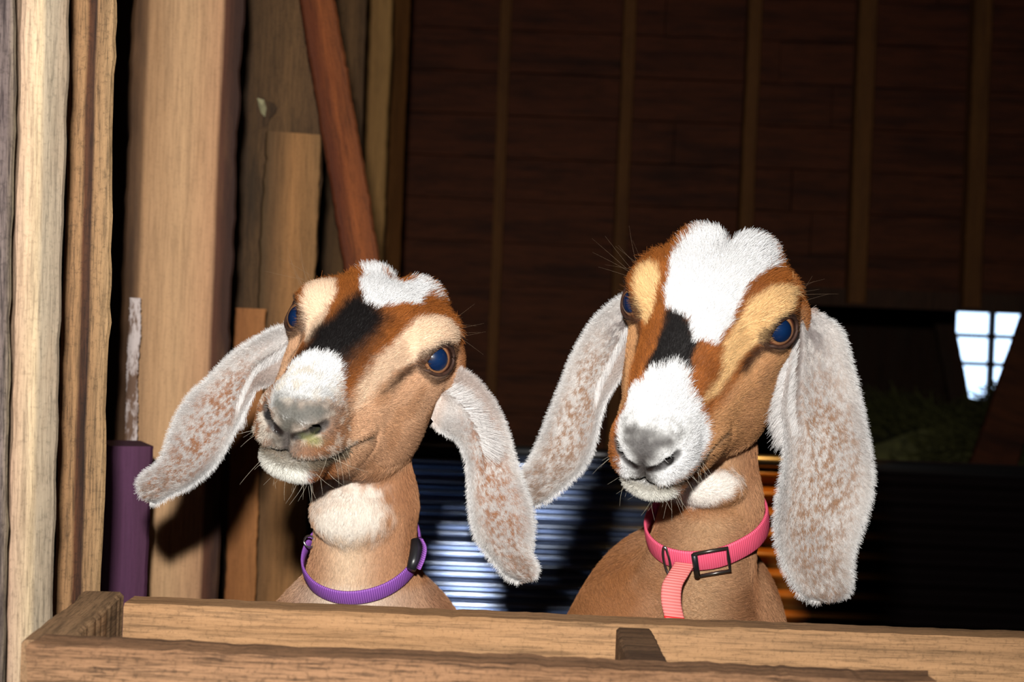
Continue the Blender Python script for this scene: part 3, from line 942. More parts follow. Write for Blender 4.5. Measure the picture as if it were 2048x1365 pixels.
def strands(P, N, D, L, lift, curl=0.35, jitter=0.25, npt=4):
    """bent hairs: roots P, normals N, comb direction D, lengths L, lift 0..1 -> (n, npt, 3)"""
    n = len(P)
    D = D + rng.normal(0, jitter, D.shape)
    T = D - N * (D * N).sum(1, keepdims=True)
    T /= np.linalg.norm(T, axis=1, keepdims=True) + 1e-9
    lift = np.broadcast_to(lift, (n,))[:, None] * (1 + rng.normal(0, 0.2, (n, 1)))
    out = np.empty((n, npt, 3), np.float32)
    d0 = N * lift + T * (1 - lift * 0.7)
    d0 /= np.linalg.norm(d0, axis=1, keepdims=True)
    d1 = d0 * (1 - curl) + T * curl - N * 0.08 * curl
    for i in range(npt):
        s = i / (npt - 1)
        out[:, i] = P + L[:, None] * (d0 * s * (1 - s * 0.5) + d1 * s * s * 0.5) - N * 0.0004 * (i == 0)
    return out


def curves_obj(name, pts, cols, rad, mat, parent, tip=0.25):
    """pts: list of (n,k,3) arrays with the same k"""
    pts = np.concatenate(pts); cols = np.concatenate(cols); rad = np.concatenate(rad)
    n, k = pts.shape[:2]
    cd = bpy.data.hair_curves.new(name)
    cd.add_curves([k] * n)
    P_ = pts.reshape(-1, 3).astype(np.float32).copy()
    P_[:, 2] += CAMZ
    cd.points.foreach_set('position', P_.ravel())
    prof = np.linspace(1, tip, k) ** 0.8
    rr = (rad[:, None] * prof[None, :]).astype(np.float32)
    at = cd.attributes.get('radius') or cd.attributes.new('radius', 'FLOAT', 'POINT')
    at.data.foreach_set('value', rr.ravel())
    ca = cd.attributes.new('coat', 'FLOAT_COLOR', 'CURVE')
    ca.data.foreach_set('color', np.concatenate([cols, np.ones((n, 1))], 1).astype(np.float32).ravel())
    cd.materials.append(mat)
    o = bpy.data.objects.new(name, cd)
    COL.objects.link(o)
    o.parent = parent
    o.matrix_parent_inverse = Matrix.Translation(parent.location).inverted()
    return o


# ------------------------------------------------------------------ goat materials
def coat_material(name, rough=0.75, spec=0.25, sheen=0.0, bump=True, nosewet=False):
    m, nt, b = newmat(name)
    L = nt.links.new
    at = nd(nt, 'ShaderNodeAttribute'); at.attribute_name = 'coat'
    if bump:
        tc = nd(nt, 'ShaderNodeTexCoord')
        n = nd(nt, 'ShaderNodeTexNoise', Scale=420.0, Detail=3.0)
        L(tc.outputs['Object'], n.inputs['Vector'])
        mx = nd(nt, 'ShaderNodeMixRGB', blend_type='MULTIPLY'); mx.inputs[0].default_value = 0.5
        r = ramp(nt, [(0.3, (0.5,) * 3), (0.7, (1.1,) * 3)])
        L(n.outputs[0], r.inputs[0])
        L(at.outputs['Color'], mx.inputs[1]); L(r.outputs[0], mx.inputs[2])
        L(mx.outputs[0], b.inputs['Base Color'])
        bp = nd(nt, 'ShaderNodeBump'); bp.inputs['Strength'].default_value = 0.6; bp.inputs['Distance'].default_value = 0.0012
        L(n.outputs[0], bp.inputs['Height']); L(bp.outputs[0], b.inputs['Normal'])
    else:
        L(at.outputs['Color'], b.inputs['Base Color'])
    if nosewet:
        aw = nd(nt, 'ShaderNodeAttribute'); aw.attribute_name = 'wet'
        mr = nd(nt, 'ShaderNodeMapRange')
        mr.inputs['To Min'].default_value = rough; mr.inputs['To Max'].default_value = 0.16
        L(aw.outputs['Fac'], mr.inputs['Value']); L(mr.outputs[0], b.inputs['Roughness'])
    else:
        b.inputs['Roughness'].default_value = rough
    b.inputs['Specular IOR Level'].default_value = spec
    return m


M_skin = coat_material('coat_skin', nosewet=True, spec=0.6)
M_fur = coat_material('fur_hairs', rough=0.6, spec=0.22, bump=False)
M_lid = plain('dark_eyelid_skin', srgb(58, 38, 30), rough=0.6, spec=0.25, noise=0.3, nscale=300)
M_metal = plain('silver_metal', (0.7, 0.7, 0.72), rough=0.3, metal=1.0)
M_dmetal = plain('dark_metal', (0.10, 0.09, 0.08), rough=0.3, metal=0.8)
M_black = plain('black_plastic', (0.012, 0.012, 0.014), rough=0.35)


def eye_material():
    m, nt, b = newmat('goat_eye')
    L = nt.links.new
    tc = nd(nt, 'ShaderNodeTexCoord')
    sep = nd(nt, 'ShaderNodeSeparateXYZ')
    L(tc.outputs['Object'], sep.inputs[0])
    R_ = EYE_R * 0.012

    def mth(op, a, b_=None):
        n = nd(nt, 'ShaderNodeMath', operation=op)
        for i, q in enumerate((a, b_)):
            if q is None: continue
            if isinstance(q, (int, float)): n.inputs[i].default_value = q
            else: L(q, n.inputs[i])
        return n.outputs[0]
    x = mth('DIVIDE', sep.outputs['X'], R_ * 1.0); y = mth('DIVIDE', sep.outputs['Y'], R_ * 1.12)
    r = mth('SQRT', mth('ADD', mth('MULTIPLY', x, x), mth('MULTIPLY', y, y)))
    # behind the equator the ball is plain dark
    r = mth('ADD', r, mth('MULTIPLY', mth('LESS_THAN', sep.outputs['Z'], 0.0), 2.0))
    nz = nd(nt, 'ShaderNodeTexNoise', Scale=900.0, Detail=3.0)
    L(tc.outputs['Object'], nz.inputs['Vector'])
    r2 = mth('ADD', r, mth('MULTIPLY', mth('SUBTRACT', nz.outputs[0], 0.5), 0.05))
    cr = ramp(nt, [(0.0, srgb(10, 38, 76)), (0.47, srgb(8, 28, 60)), (0.505, srgb(12, 12, 20)), (0.53, srgb(130, 90, 60)), (0.60, srgb(160, 112, 78)),  # blue pupil centre: eyeshine of reflected light painted into the colour
                   (0.66, srgb(110, 66, 48)), (0.74, srgb(50, 28, 22)), (1.0, srgb(30, 18, 16))])
    L(r2, cr.inputs[0])
    L(cr.outputs[0], b.inputs['Base Color'])
    b.inputs['Roughness'].default_value = 0.35
    b.inputs['Specular IOR Level'].default_value = 0.2
    b.inputs['Coat Weight'].default_value = 0.6
    b.inputs['Coat Roughness'].default_value = 0.06
    return m


M_eye = eye_material()


def webbing(name, col, col2, sc=30):
    m, nt, b = newmat(name)
    L = nt.links.new
    tc = nd(nt, 'ShaderNodeTexCoord')
    w = nd(nt, 'ShaderNodeTexWave', Scale=1.0, Distortion=0.5)
    w.bands_direction = 'X'
    mp = nd(nt, 'ShaderNodeMapping'); mp.inputs['Scale'].default_value = (sc, 1, 1)
    L(tc.outputs['UV'], mp.inputs[0]); L(mp.outputs[0], w.inputs['Vector'])
    r = ramp(nt, [(0.2, col2), (0.8, col)])
    L(w.outputs['Color'], r.inputs[0]); L(r.outputs[0], b.inputs['Base Color'])
    bp = nd(nt, 'ShaderNodeBump'); bp.inputs['Strength'].default_value = 0.5; bp.inputs['Distance'].default_value = 0.0008
    L(w.outputs['Color'], bp.inputs['Height']); L(bp.outputs[0], b.inputs['Normal'])
    b.inputs['Roughness'].default_value = 0.6
    return m


M_purple = webbing('purple_webbing', srgb(160, 98, 190), srgb(120, 64, 154))
M_pink = webbing('pink_webbing', srgb(250, 104, 136), srgb(236, 84, 116))
M_pink2 = webbing('faded_pink_webbing', srgb(232, 138, 134), srgb(206, 104, 100), 22)
M_red = plain('red_melted_end', srgb(220, 50, 50), rough=0.4)


def tube(name, pts, r, mat, parent, closed=False, sides=10, smooth=True):
    pts = [np.array(p, float) for p in pts]
    n = len(pts)
    V = []; F = []
    up = np.array([0.0, 0, 1])
    for i in range(n):
        if closed: t = pts[(i + 1) % n] - pts[i - 1]
        else: t = pts[min(i + 1, n - 1)] - pts[max(i - 1, 0)]
        t /= np.linalg.norm(t) + 1e-12
        a = np.cross(t, up)
        if np.linalg.norm(a) < 0.05: a = np.cross(t, [1.0, 0, 0])
        a /= np.linalg.norm(a); b = np.cross(t, a)
        rr = r if np.isscalar(r) else r[i]
        for k in range(sides):
            an = 2 * math.pi * k / sides
            V.append(pts[i] + rr * (math.cos(an) * a + math.sin(an) * b))
    m = n if closed else n - 1
    for i in range(m):
        for k in range(sides):
            k2 = (k + 1) % sides; i2 = (i + 1) % n
            F.append((i * sides + k, i * sides + k2, i2 * sides + k2, i2 * sides + k))
    if not closed:
        F.append(tuple(range(sides))[::-1]); F.append(tuple((n - 1) * sides + k for k in range(sides)))
    V = np.array(V) + np.array([0, 0, CAMZ])
    return mesh_obj(name, V, F, mat, parent, smooth=smooth)


def strap(name, centre, across, outward, wid, th, mat, parent, closed=False):
    """flat band: centre line points, per point across (width) and outward unit vectors, with UVs along its length"""
    n = len(centre)
    V = []; F = []
    prof = [(-.5, 0), (-.5, .7), (-.42, 1), (0, 1.15), (.42, 1), (.5, .7), (.5, 0), (0, 0)]
    k = len(prof)
    for c, a, o in zip(centre, across, outward):
        for (x, y) in prof: V.append(c + a * x * wid + o * y * th)
    m = n if closed else n - 1
    L_ = 0; us = [0]
    for i in range(m):
        L_ += np.linalg.norm(centre[(i + 1) % n] - centre[i]); us.append(L_)
    UV = []
    for i in range(m):
        for j in range(k):
            j2 = (j + 1) % k; i2 = (i + 1) % n
            F.append((i * k + j, i * k + j2, i2 * k + j2, i2 * k + j))
            UV += [(us[i] * 5, j / k), (us[i] * 5, (j + 1) / k), (us[i + 1] * 5, (j + 1) / k), (us[i + 1] * 5, j / k)]
    if not closed:
        F.append(tuple(range(k))[::-1]); F.append(tuple((n - 1) * k + j for j in range(k)))
        UV += [(0, 0)] * (2 * k)
    V = np.array(V) + np.array([0, 0, CAMZ])
    o = mesh_obj(name, V, F, mat, parent, smooth=True)
    uvl = o.data.uv_layers.new(name='UVMap')
    uvl.data.foreach_set('uv', np.array(UV, np.float32).ravel())
    return o


def collar_loop(g, C, e1, e2, w, n=72, gap=0.001):
    e1 = e1 / np.linalg.norm(e1)
    e2 = e2 - e1 * e2.dot(e1); e2 /= np.linalg.norm(e2)
    nn = np.cross(e1, e2)
    if nn[2] < 0: nn = -nn
    th = np.linspace(0, 2 * math.pi, n, endpoint=False)
    D = np.cos(th)[:, None] * e1 + np.sin(th)[:, None] * e2
    R_ = np.zeros(n)
    for off in (-w / 2, 0, w / 2):
        r = np.full(n, 0.02)
        for it in range(120):
            d = g.sdf(C + nn * off + D * r[:, None], True)
            r = np.where(d < 0.0012, r + 0.0008, r)
        R_ = np.maximum(R_, r)
    k = np.array([1, 2, 3, 2, 1.]); k /= k.sum()
    Rs = sum(k[i] * np.roll(R_, i - 2) for i in range(5))
    Rs = np.maximum(Rs, R_ - 0.001) + gap
    cen = C + D * Rs[:, None]
    return cen, np.tile(nn, (n, 1)), D, nn


HC_ = np.array([0, 0, 0])


def build_goat(which, g, keys, label):
    fine = 0.0017
    V, Q = goat_mesh(g, fine)
    V = V.astype(np.float64)
    coatv = coat_head(g, V, which)
    # body mesh and its ears are one mesh
    allV = [V]; allQ = [Q]; allC = [coatv]; off = len(V)
    ears = []
    for kk in keys:
        v, q, st = ear_mesh(kk)
        ears.append((kk, v, q, st))
        allV.append(v); allQ.append(q + off); off += len(v)
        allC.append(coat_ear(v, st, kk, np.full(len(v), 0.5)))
    AV = np.concatenate(allV); AQ = np.concatenate(allQ); AC = np.concatenate(allC)
    foot = np.array([g.trunk[0][0][0], g.trunk[0][0][1], -CAMZ])
    root = empty('goat', (foot[0], foot[1], 0))
    tag(root, label, 'goat')
    me = bpy.data.meshes.new('body')
    Z = AV + np.array([0, 0, CAMZ])
    me.vertices.add(len(Z)); me.vertices.foreach_set('co', Z.astype(np.float32).ravel())
    me.loops.add(AQ.size); me.loops.foreach_set('vertex_index', AQ.astype(np.int32).ravel())
    me.polygons.add(len(AQ)); me.polygons.foreach_set('loop_start', np.arange(0, AQ.size, 4, dtype=np.int32))
    me.polygons.foreach_set('loop_total', np.full(len(AQ), 4, np.int32))
    me.polygons.foreach_set('use_smooth', np.ones(len(AQ), bool))
    me.update(); me.validate()
    ca = me.attributes.new('coat', 'FLOAT_COLOR', 'POINT')
    ca.data.foreach_set('color', np.concatenate([AC * 0.92, np.ones((len(AC), 1))], 1).astype(np.float32).ravel())
    K = COAT_LEFT if which == 0 else COAT_RIGHT
    H = g.tohead(V)
    wet = np.zeros(len(AV), np.float32)
    wet[:len(V)] = sstep(0.02, -0.01, poly_sd(head_uv(H), K['grey'])) * (H[:, 1] < 2) * sstep(0.7, -0.1, H[:, 2])
    wa = me.attributes.new('wet', 'FLOAT', 'POINT'); wa.data.foreach_set('value', wet)
    me.materials.append(M_skin)
    body = bpy.data.objects.new('body', me); COL.objects.link(body)
    body.parent = root; body.matrix_parent_inverse = Matrix.Translation(root.location).inverted()

    # ---- fur
    VN, area = vert_normals(V, Q)
    fc = V[Q].mean(1)
    fH = g.tohead(fc)
    isneck = ((fH[:, 2] < -5.0) & (fH[:, 1] > 9))
    w = np.where(fc[:, 2] > -0.30, 1.0, 0.0) * np.where(fc[:, 1] < 1.62, 1.0, 0.0) * np.where(isneck, 0.55, 1.0)
    fu = head_uv(fH)
    gs = poly_sd(fu, K['grey'])
    w = w * np.where((fH[:, 1] < 3) & (gs < 0.0), 0.03, 1.0)
    # none inside the eye sockets or nostrils
    fdn = np.minimum(cone(np.abs(fH[:, 0]), fH[:, 1], fH[:, 2], (0.45, -0.45, -0.95), (1.4, -0.32, -0.45), 0.1, 0.12),
                     cone(np.abs(fH[:, 0]), fH[:, 1], fH[:, 2], (1.4, -0.32, -0.45), (2.45, 0.45, 0.40), 0.12, 0.16))
    w = np.where(fdn < 0.30, 0.02, w)
    w = np.where(cone(np.abs(fH[:, 0]), fH[:, 1], fH[:, 2], (1.7, 0.35, -0.15), (1.6, 2.4, 0.0), 0.36, 0.3) < 0.1, 0.0, w)
    w = np.where((np.abs(fH[:, 0]) < 0.35) & (fH[:, 2] < -0.6) & (fH[:, 2] > mouth_z(fH[:, 1], fH[:, 0])) & (fH[:, 1] < 1.5), w * 0.1, w)
    for sx in (-1, 1):
        ec = EYE_C * np.array([sx, 1, 1]); ax = EYE_AX * np.array([sx, 1, 1])
        e = fH - ec
        a = (e * ax).sum(1); rr = np.linalg.norm(e, axis=1); rad = np.sqrt(np.maximum(rr * rr - a * a, 0))
        w = np.where((rr < EYE_R + 0.12) | ((rad < 1.5) & (a > 0.6) & (rr < 2.3)), 0, w)
    muz = fH[:, 1] < 5
    w = w * np.where(muz, 1.5, 1.0)
    n = 190000
    P, N, _ = sample(V, Q, VN, area, w, n)
    PH = g.tohead(P); PU = head_uv(PH)
    rnd = rng.rand(n)
    col = coat_head(g, P, which, jit=(rnd - 0.5) * 0.05)
    neck = ((PH[:, 2] < -5.0) & (PH[:, 1] > 9))
    RT = g.R.T
    # comb direction in the head frame: backwards, flaring off the midline on the forehead
    D = np.zeros((n, 3)); D[:, 1] = 1.0
    sx = np.sign(PH[:, 0])
    fore = sstep(8, 14, PH[:, 1]) * sstep(1.5, 4.5, PH[:, 2])
    D[:, 0] += 0.35 * PH[:, 0] / 3.0 * fore
    D[:, 2] += np.where(PH[:, 2] < 0, -0.5, 0.0)
    tuft = sstep(15.5, 18.0, PH[:, 1]) * sstep(3.0, 5.0, PH[:, 2])
    D[:, 2] += tuft * 0.8
    D[:, 0] += tuft * 0.55 * np.clip(PH[:, 0] / 1.5, -1, 1)
    if which == 1:   # forehead whorl grows upwards from the middle of the blaze
        pass
    D = D @ RT
    D[neck] = np.array([0.0, 0.1, -1.0])
    L_ = np.full(n, 0.0052)
    L_ = L_ + 0.003 * fore + 0.007 * tuft
    L_ = np.where(PH[:, 1] < 6, 0.0042, L_)
    L_ = np.where((PH[:, 1] < 5) & (PH[:, 2] < -1.5), 0.0050, L_)
    sdw = poly_sd(PU, K['white2'])
    L_ = np.where((sdw < 0) & (PU[:, 1] > 0.22), 0.0075, L_)
    L_ = np.where(neck, 0.0065, L_)
    gs2 = poly_sd(PU, K['grey'])
    L_ = np.where((gs2 < 0.03) & (PH[:, 1] < 3), 0.0018, L_)
    L_ = L_ * (0.7 + 0.6 * rng.rand(n))
    lift = np.where(PH[:, 1] < 6, 0.42, 0.30) + 0.22 * tuft
    lift = np.where(neck, 0.22, lift)
    S1 = strands(P, N, D, L_, lift)
    val = (0.66 + 0.62 * rng.rand(n))[:, None] * np.where(col.sum(1, keepdims=True) > 1.8, 0.35, 1.0) + np.where(col.sum(1, keepdims=True) > 1.8, 0.62, 0.0)
    c1 = np.clip(col * val, 0, 1)
    r1 = np.where(L_ > 0.008, 0.00016, 0.00013)
    PT = [S1]; CO = [c1]; RA = [r1]
    # ---- ears
    for kk, v, q, st in ears:
        vn, ar = vert_normals(v, q)
        fst = st[q].mean(1)
        n = 62000
        ed = np.minimum(fst[:, 1], 1 - fst[:, 1])
        w = np.where(fst[:, 2] > 0.5, 1.0, 0.45) * (1 + 1.5 * sstep(0.06, 0.0, ed)) * (fst[:, 0] > 0.03)
        P, N, E_ = sample(v, q, vn, ar, w, n, extra=st)
        rnd = rng.rand(n)
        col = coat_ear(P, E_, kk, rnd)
        # towards the tip, flaring outwards at the edges
        i0 = EARS[kk]
        root_p = v[:40].mean(0); tip_p = v[40 * 109:40 * 110].mean(0)
        mid = v.reshape(2, 110, 40, 3)[0, :, 20]
        si = np.clip((E_[:, 0] * 109).astype(int), 1, 108)
        T = mid[si + 1] - mid[si - 1]; T /= np.linalg.norm(T, axis=1, keepdims=True)
        grid = v.reshape(2, 110, 40, 3)[0]
        A = grid[si, 39] - grid[si, 0]; A /= np.linalg.norm(A, axis=1, keepdims=True)
        ed = (E_[:, 1] - 0.5) * 2
        D = T + A * (ed ** 3 * 1.3)[:, None]
        L_ = 0.0031 + 0.0026 * np.abs(ed) ** 5 + 0.0010 * E_[:, 0]
        L_ = L_ * (0.65 + 0.7 * rng.rand(n))
        S_ = strands(P, N, D, L_, 0.34 + 0.2 * np.abs(ed) ** 6, jitter=0.4)
        PT.append(S_); CO.append(np.clip(col * (0.8 + 0.35 * rng.rand(n))[:, None], 0, 1)); RA.append(np.full(n, 0.00013))
        # long pale hair inside the fold near the ear root
        D_ = EARD[kk]
        n = 4200
        s = rng.rand(n) ** 0.9 * 0.34 + 0.05
        tt = np.maximum(D_['fold'] + D_['fs'] * s, 0.16) - 0.05 - rng.rand(n) * 0.2
        tt = np.clip(tt, 0.02, 0.98)
        t = tt if D_['fside'] == 0 else 1 - tt
        gi = np.clip((s * 109).astype(int), 1, 108); gj = np.clip((np.arccos(np.clip(1 - 2 * t, -1, 1)) / math.pi * 39).astype(int), 0, 39)
        P = grid[gi, gj] + rng.normal(0, 0.0008, (n, 3))
        T = grid[np.minimum(gi + 1, 109), gj] - grid[gi - 1, gj]; T /= np.linalg.norm(T, axis=1, keepdims=True)
        A = grid[gi, 39] - grid[gi, 0]; A /= np.linalg.norm(A, axis=1, keepdims=True)
        if D_['fside'] == 0: A = -A
        N = np.tile(np.array([0, -1.0, 0]), (n, 1))
        L_ = (0.012 + 0.012 * rng.rand(n)) * np.where(kk == 'RR', 1.1, 1.0)
        S_ = strands(P, N, T * 0.9 + A * 0.75, L_, 0.22, jitter=0.12)
        cl = np.tile(np.array(srgb(232, 228, 226)), (n, 1)) * (0.7 + 0.35 * rng.rand(n))[:, None]
        PT.append(S_); CO.append(cl); RA.append(np.full(n, 0.00013))
    fur = curves_obj('fur', PT, CO, RA, M_fur, root)

    # ---- whiskers and lashes
    PT = []; CO = []; RA = []
    hp = []; hn = []; hl = []
    for i in range(44):
        a = rng.uniform(-1, 1)
        h = np.array([a * 2.2, 1.2 + rng.rand() * 3.0, -3.6 - rng.rand() * 1.0])
        if rng.rand() < 0.35: h = np.array([np.sign(a) * (2.6 + 0.3 * rng.rand()), 1.5 + 3 * rng.rand(), -1.6 - rng.rand()])
        hp.append(g.fromhead(h))
        dd = np.array([h[0] * 0.5, -0.9 + rng.normal(0, .3), -0.9 + rng.normal(0, .3)]) if h[2] < -3 else np.array([np.sign(a) * 1.2, -0.7, -0.3])
        hn.append(g.R @ (dd / np.linalg.norm(dd))); hl.append(0.014 + 0.026 * rng.rand())
    P = np.array(hp); N = np.array(hn); L_ = np.array(hl)
    S_ = strands(P, N, rng.normal(0, 1, P.shape) + np.array([0, 0, -1.0]), L_, 0.95, curl=0.3)
    PT.append(S_); CO.append(np.tile(np.array(srgb(210, 200, 180)), (len(P), 1))); RA.append(np.full(len(P), 0.00008))
    for sx in (-1, 1):
        m3 = np.array([sx, 1, 1])
        n = 60
        th = rng.uniform(0.5, 2.7, n)
        hh = 1.35 * np.cos(th); vv = 1.08 * np.sin(th)
        aa = np.sqrt(np.maximum(1.86 ** 2 - hh ** 2 - vv ** 2, 0.05))
        Hh = (EYE_C + aa[:, None] * EYE_AX + hh[:, None] * EYE_H + vv[:, None] * EYE_V) * m3
        dd = (EYE_AX * 0.9 + EYE_V * 0.6 - EYE_H * 0.25)[None] + (hh * 0.4)[:, None] * EYE_H[None]
        dd = dd * m3
        P = g.fromhead(Hh); N = (dd / np.linalg.norm(dd, axis=1, keepdims=True)) @ g.R.T
        D = np.tile((EYE_V * m3) @ g.R.T, (n, 1))
        S_ = strands(P, N, D, 0.005 + 0.005 * rng.rand(n), 0.95, curl=0.4, jitter=0.3)
        PT.append(S_); CO.append(np.tile(np.array(srgb(30, 22, 18)), (n, 1))); RA.append(np.full(n, 0.00009))
        # brow whiskers
        n = 9
        Hh = (EYE_C + np.array([0.6, 0.5, 2.2]) + rng.normal(0, 0.4, (n, 3))) * m3
        dd = np.tile(np.array([0.9, -0.1, 0.6]) * m3, (n, 1)) + rng.normal(0, .25, (n, 3))
        P = g.fromhead(Hh); N = (dd / np.linalg.norm(dd, axis=1, keepdims=True)) @ g.R.T
        S_ = strands(P, N, N + 0.1, 0.03 + 0.02 * rng.rand(n), 0.95, curl=0.1)
        PT.append(S_); CO.append(np.tile(np.array(srgb(120, 100, 80)), (n, 1))); RA.append(np.full(n, 0.00007))
    curves_obj('whiskers', PT, CO, RA, M_fur, root)

    # ---- eyes and lids
    for sx in (-1, 1):
        m3 = np.array([sx, 1, 1])
        c = g.fromhead(EYE_C * m3)
        ax = g.R @ (EYE_AX * m3)
        tocam = -c / np.linalg.norm(c)
        gaze = ax + (0.9 if which == 0 else 0.75) * tocam
        gaze /= np.linalg.norm(gaze)
        z = Vector(gaze)
        hv = Vector(g.R @ (EYE_H * m3))
        x = (hv - z * hv.dot(z)).normalized(); y = z.cross(x)
        V_, F_ = [], []
        ns, nr = 48, 28
        for i in range(nr + 1):
            p = math.pi * i / nr
            for j in range(ns):
                t = 2 * math.pi * j / ns
                rr = EYE_R * g.s * (1 + 0.04 * math.exp(-(p / 0.5) ** 2))
                V_.append((rr * math.sin(p) * math.cos(t), rr * math.sin(p) * math.sin(t), rr * math.cos(p)))
        for i in range(nr):
            for j in range(ns):
                F_.append((i * ns + j, (i + 1) * ns + j, (i + 1) * ns + (j + 1) % ns, i * ns + (j + 1) % ns))
        me_ = bpy.data.meshes.new('eye'); me_.from_pydata(V_, [], F_); me_.update()
        me_.polygons.foreach_set('use_smooth', np.ones(len(me_.polygons), bool))
        me_.materials.append(M_eye)
        eo = bpy.data.objects.new('eye', me_); COL.objects.link(eo)
        eo.parent = root
        mw = Matrix(((x[0], y[0], z[0], c[0]), (x[1], y[1], z[1], c[1]), (x[2], y[2], z[2], c[2] + CAMZ), (0, 0, 0, 1)))
        eo.matrix_local = Matrix.Translation(root.location).inverted() @ mw
        eo['label'] = 'pupil with a painted blue eyeshine in an amber brown iris'
        pts = []; rr = []
        for i in range(56):
            th = 2 * math.pi * i / 56
            d0 = min(th, 2 * math.pi - th)
            h = 1.36 * math.cos(th) + 0.42 * math.exp(-(d0 / 0.28) ** 2)
            v = 1.10 * math.sin(th) - 0.16 * math.exp(-(d0 / 0.3) ** 2)
            q = 1.76 ** 2 - h * h - v * v
            a = math.sqrt(max(q, 0.15))
            pts.append(g.fromhead((EYE_C + EYE_AX * a + EYE_H * h + EYE_V * v) * m3))
            rr.append(0.14 * g.s if v < 0.2 else 0.17 * g.s)
        tube('eyelid', pts, rr, M_lid, root, closed=True, sides=12)
    return root


goatL = build_goat(0, goat_left(), ('LL', 'LR'), 'brown and white floppy-eared goat wearing a purple collar, black band down its nose')
goatR = build_goat(1, goat_right(), ('RL', 'RR'), 'brown goat with a large white forehead blaze and long grey ears wearing a pink collar')

# ------------------------------------------------------------------ collars
g = goat_left()
C0 = prel(727, 1098, 1.456)
e1 = prel(828, 1080, 1.46) - prel(625, 1098, 1.46)
cen, ac, ou, nn = collar_loop(g, C0, e1, np.array([0, -0.05, -0.036]), 0.016)
colL = strap('collar', cen, ac, ou, 0.0165, 0.0022, M_purple, goatL, closed=True)
colL['label'] = 'purple webbing collar'
gi = int(np.argmin([np.hypot(p[0] / p[1] * 3000 + 1024 - 840, 0) for p in cen[:36]]))
# snap buckle and loose tab standing off the right side of the neck
pa, pb, pc, pd = prel(836, 1072, 1.43), prel(839, 1100, 1.425), prel(836, 1128, 1.42), prel(829, 1150, 1.41)
tube('buckle', [prel(831, 1080, 1.425), prel(833, 1100, 1.42), prel(829, 1122, 1.415), prel(822, 1140, 1.41)], [0.0045, 0.0062, 0.0062, 0.0045], M_black, colL)
tb = [prel(838, 1076, 1.42), prel(846, 1094, 1.415), prel(843, 1116, 1.41), prel(834, 1138, 1.405)]
strap('collar_tab', catmull(tb, 12), [np.array([0.35, -0.93, 0.0])] * 12, [np.array([0.93, 0.35, 0])] * 12, 0.014, 0.002, M_purple, colL)
rp = prel(619, 1084, 1.44)
tube('tag_ring', [rp + 0.0055 * np.array([math.cos(t), -0.5 * math.cos(t), math.sin(t)]) for t in np.linspace(0, 2 * math.pi, 20, endpoint=False)], 0.0010, M_metal, colL, closed=True, sides=8)

g = goat_right()
C0 = prel(1405, 1030, 1.45)
e1 = prel(1500, 1028, 1.45) - prel(1302, 1068, 1.45)
cen, ac, ou, nn = collar_loop(g, C0, e1, np.array([0, -0.05, -0.030]), 0.021)
colR = strap('collar', cen, ac, ou, 0.0225, 0.0025, M_pink, goatR, closed=True)
colR['label'] = 'pink webbing collar'


def near_px(px):
    best = None
    for i in range(len(cen)):
        p = cen[i]
        if ou[i][1] > 0.1: continue
        x = 1024 + (p[0] * CT + p[2] * ST) / p[1] * FPX
        if best is None or abs(x - px) < best[0]: best = (abs(x - px), i)
    return best[1]


i1 = near_px(1425); i2 = near_px(1334); i3 = near_px(1350)


def frame(i):
    t = cen[(i + 1) % len(cen)] - cen[i - 1]; t /= np.linalg.norm(t)
    if t[0] < 0: t = -t
    return cen[i], t, ac[i], ou[i]


c, t, a, o = frame(i1)
# slider buckle: a rectangular dark metal frame with a centre bar
hw, hh = 0.0155, 0.0135
q = [c + o * 0.0050 + t * x * hw + a * z * hh for x, z in ((-1, -1), (-1, 0), (-1, 1), (0, 1), (1, 1), (1, 0), (1, -1), (0, -1))]
bk = tube('slider_buckle', q, 0.0017, M_dmetal, colR, closed=True, sides=8)
tube('buckle_bar', [c + o * 0.0055 - t * hw * 1.0 - a * hh, c + o * 0.0066 - t * hw * 1.0 + a * hh], 0.0030, M_black, colR)
c, t, a, o = frame(i2)
tube('d_ring', [c + o * 0.0045 + t * 0.0035 * math.cos(u) + a * (0.0165 * math.sin(u) - 0.002) for u in np.linspace(0, 2 * math.pi, 28, endpoint=False)], 0.0014, M_metal, colR, closed=True, sides=8)
# hanging strap end
c, t, a, o = frame(near_px(1368))
pts = [c + o * 0.004, prel(1356, 1150, c[1] - 0.012), prel(1344, 1172, c[1] - 0.018), prel(1342, 1204, c[1] - 0.024), prel(1348, 1234, c[1] - 0.028)]
pts = catmull(pts, 24)
strap('strap_end', pts, [np.array([0.995, 0, -0.08])] * 24, [np.array([0.0, -1.0, 0.1])] * 24, 0.0185, 0.0022, M_pink2, colR)
pe = pts[-1]
strap('strap_tip', [pe, pe + np.array([0.0008, -0.0004, -0.0045])], [np.array([0.995, 0, -0.08])] * 2, [np.array([0.0, -1.0, 0.1])] * 2, 0.0188, 0.0026, M_red, colR)
#GOATS-END

# ------------------------------------------------------------------ the barn
M_dirt = plain('barn_floor_dirt', srgb(70, 54, 40), rough=0.95, noise=0.5, nscale=9)
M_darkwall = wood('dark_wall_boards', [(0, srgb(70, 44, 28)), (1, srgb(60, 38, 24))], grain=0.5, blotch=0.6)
M_hay = plain('hay_straw', srgb(92, 90, 46), rough=0.8, noise=0.5, nscale=30)


def box(name, x0, x1, y0, y1, z0, z1, mat, parent=None, **kw):
    V = [(x, y, z) for x in (x0, x1) for y in (y0, y1) for z in (z0, z1)]
    F = [(0, 1, 3, 2), (4, 6, 7, 5), (0, 4, 5, 1), (2, 3, 7, 6), (0, 2, 6, 4), (1, 5, 7, 3)]
    o = mesh_obj(name, V, F, mat, parent)
    tag(o, **kw)
    return o


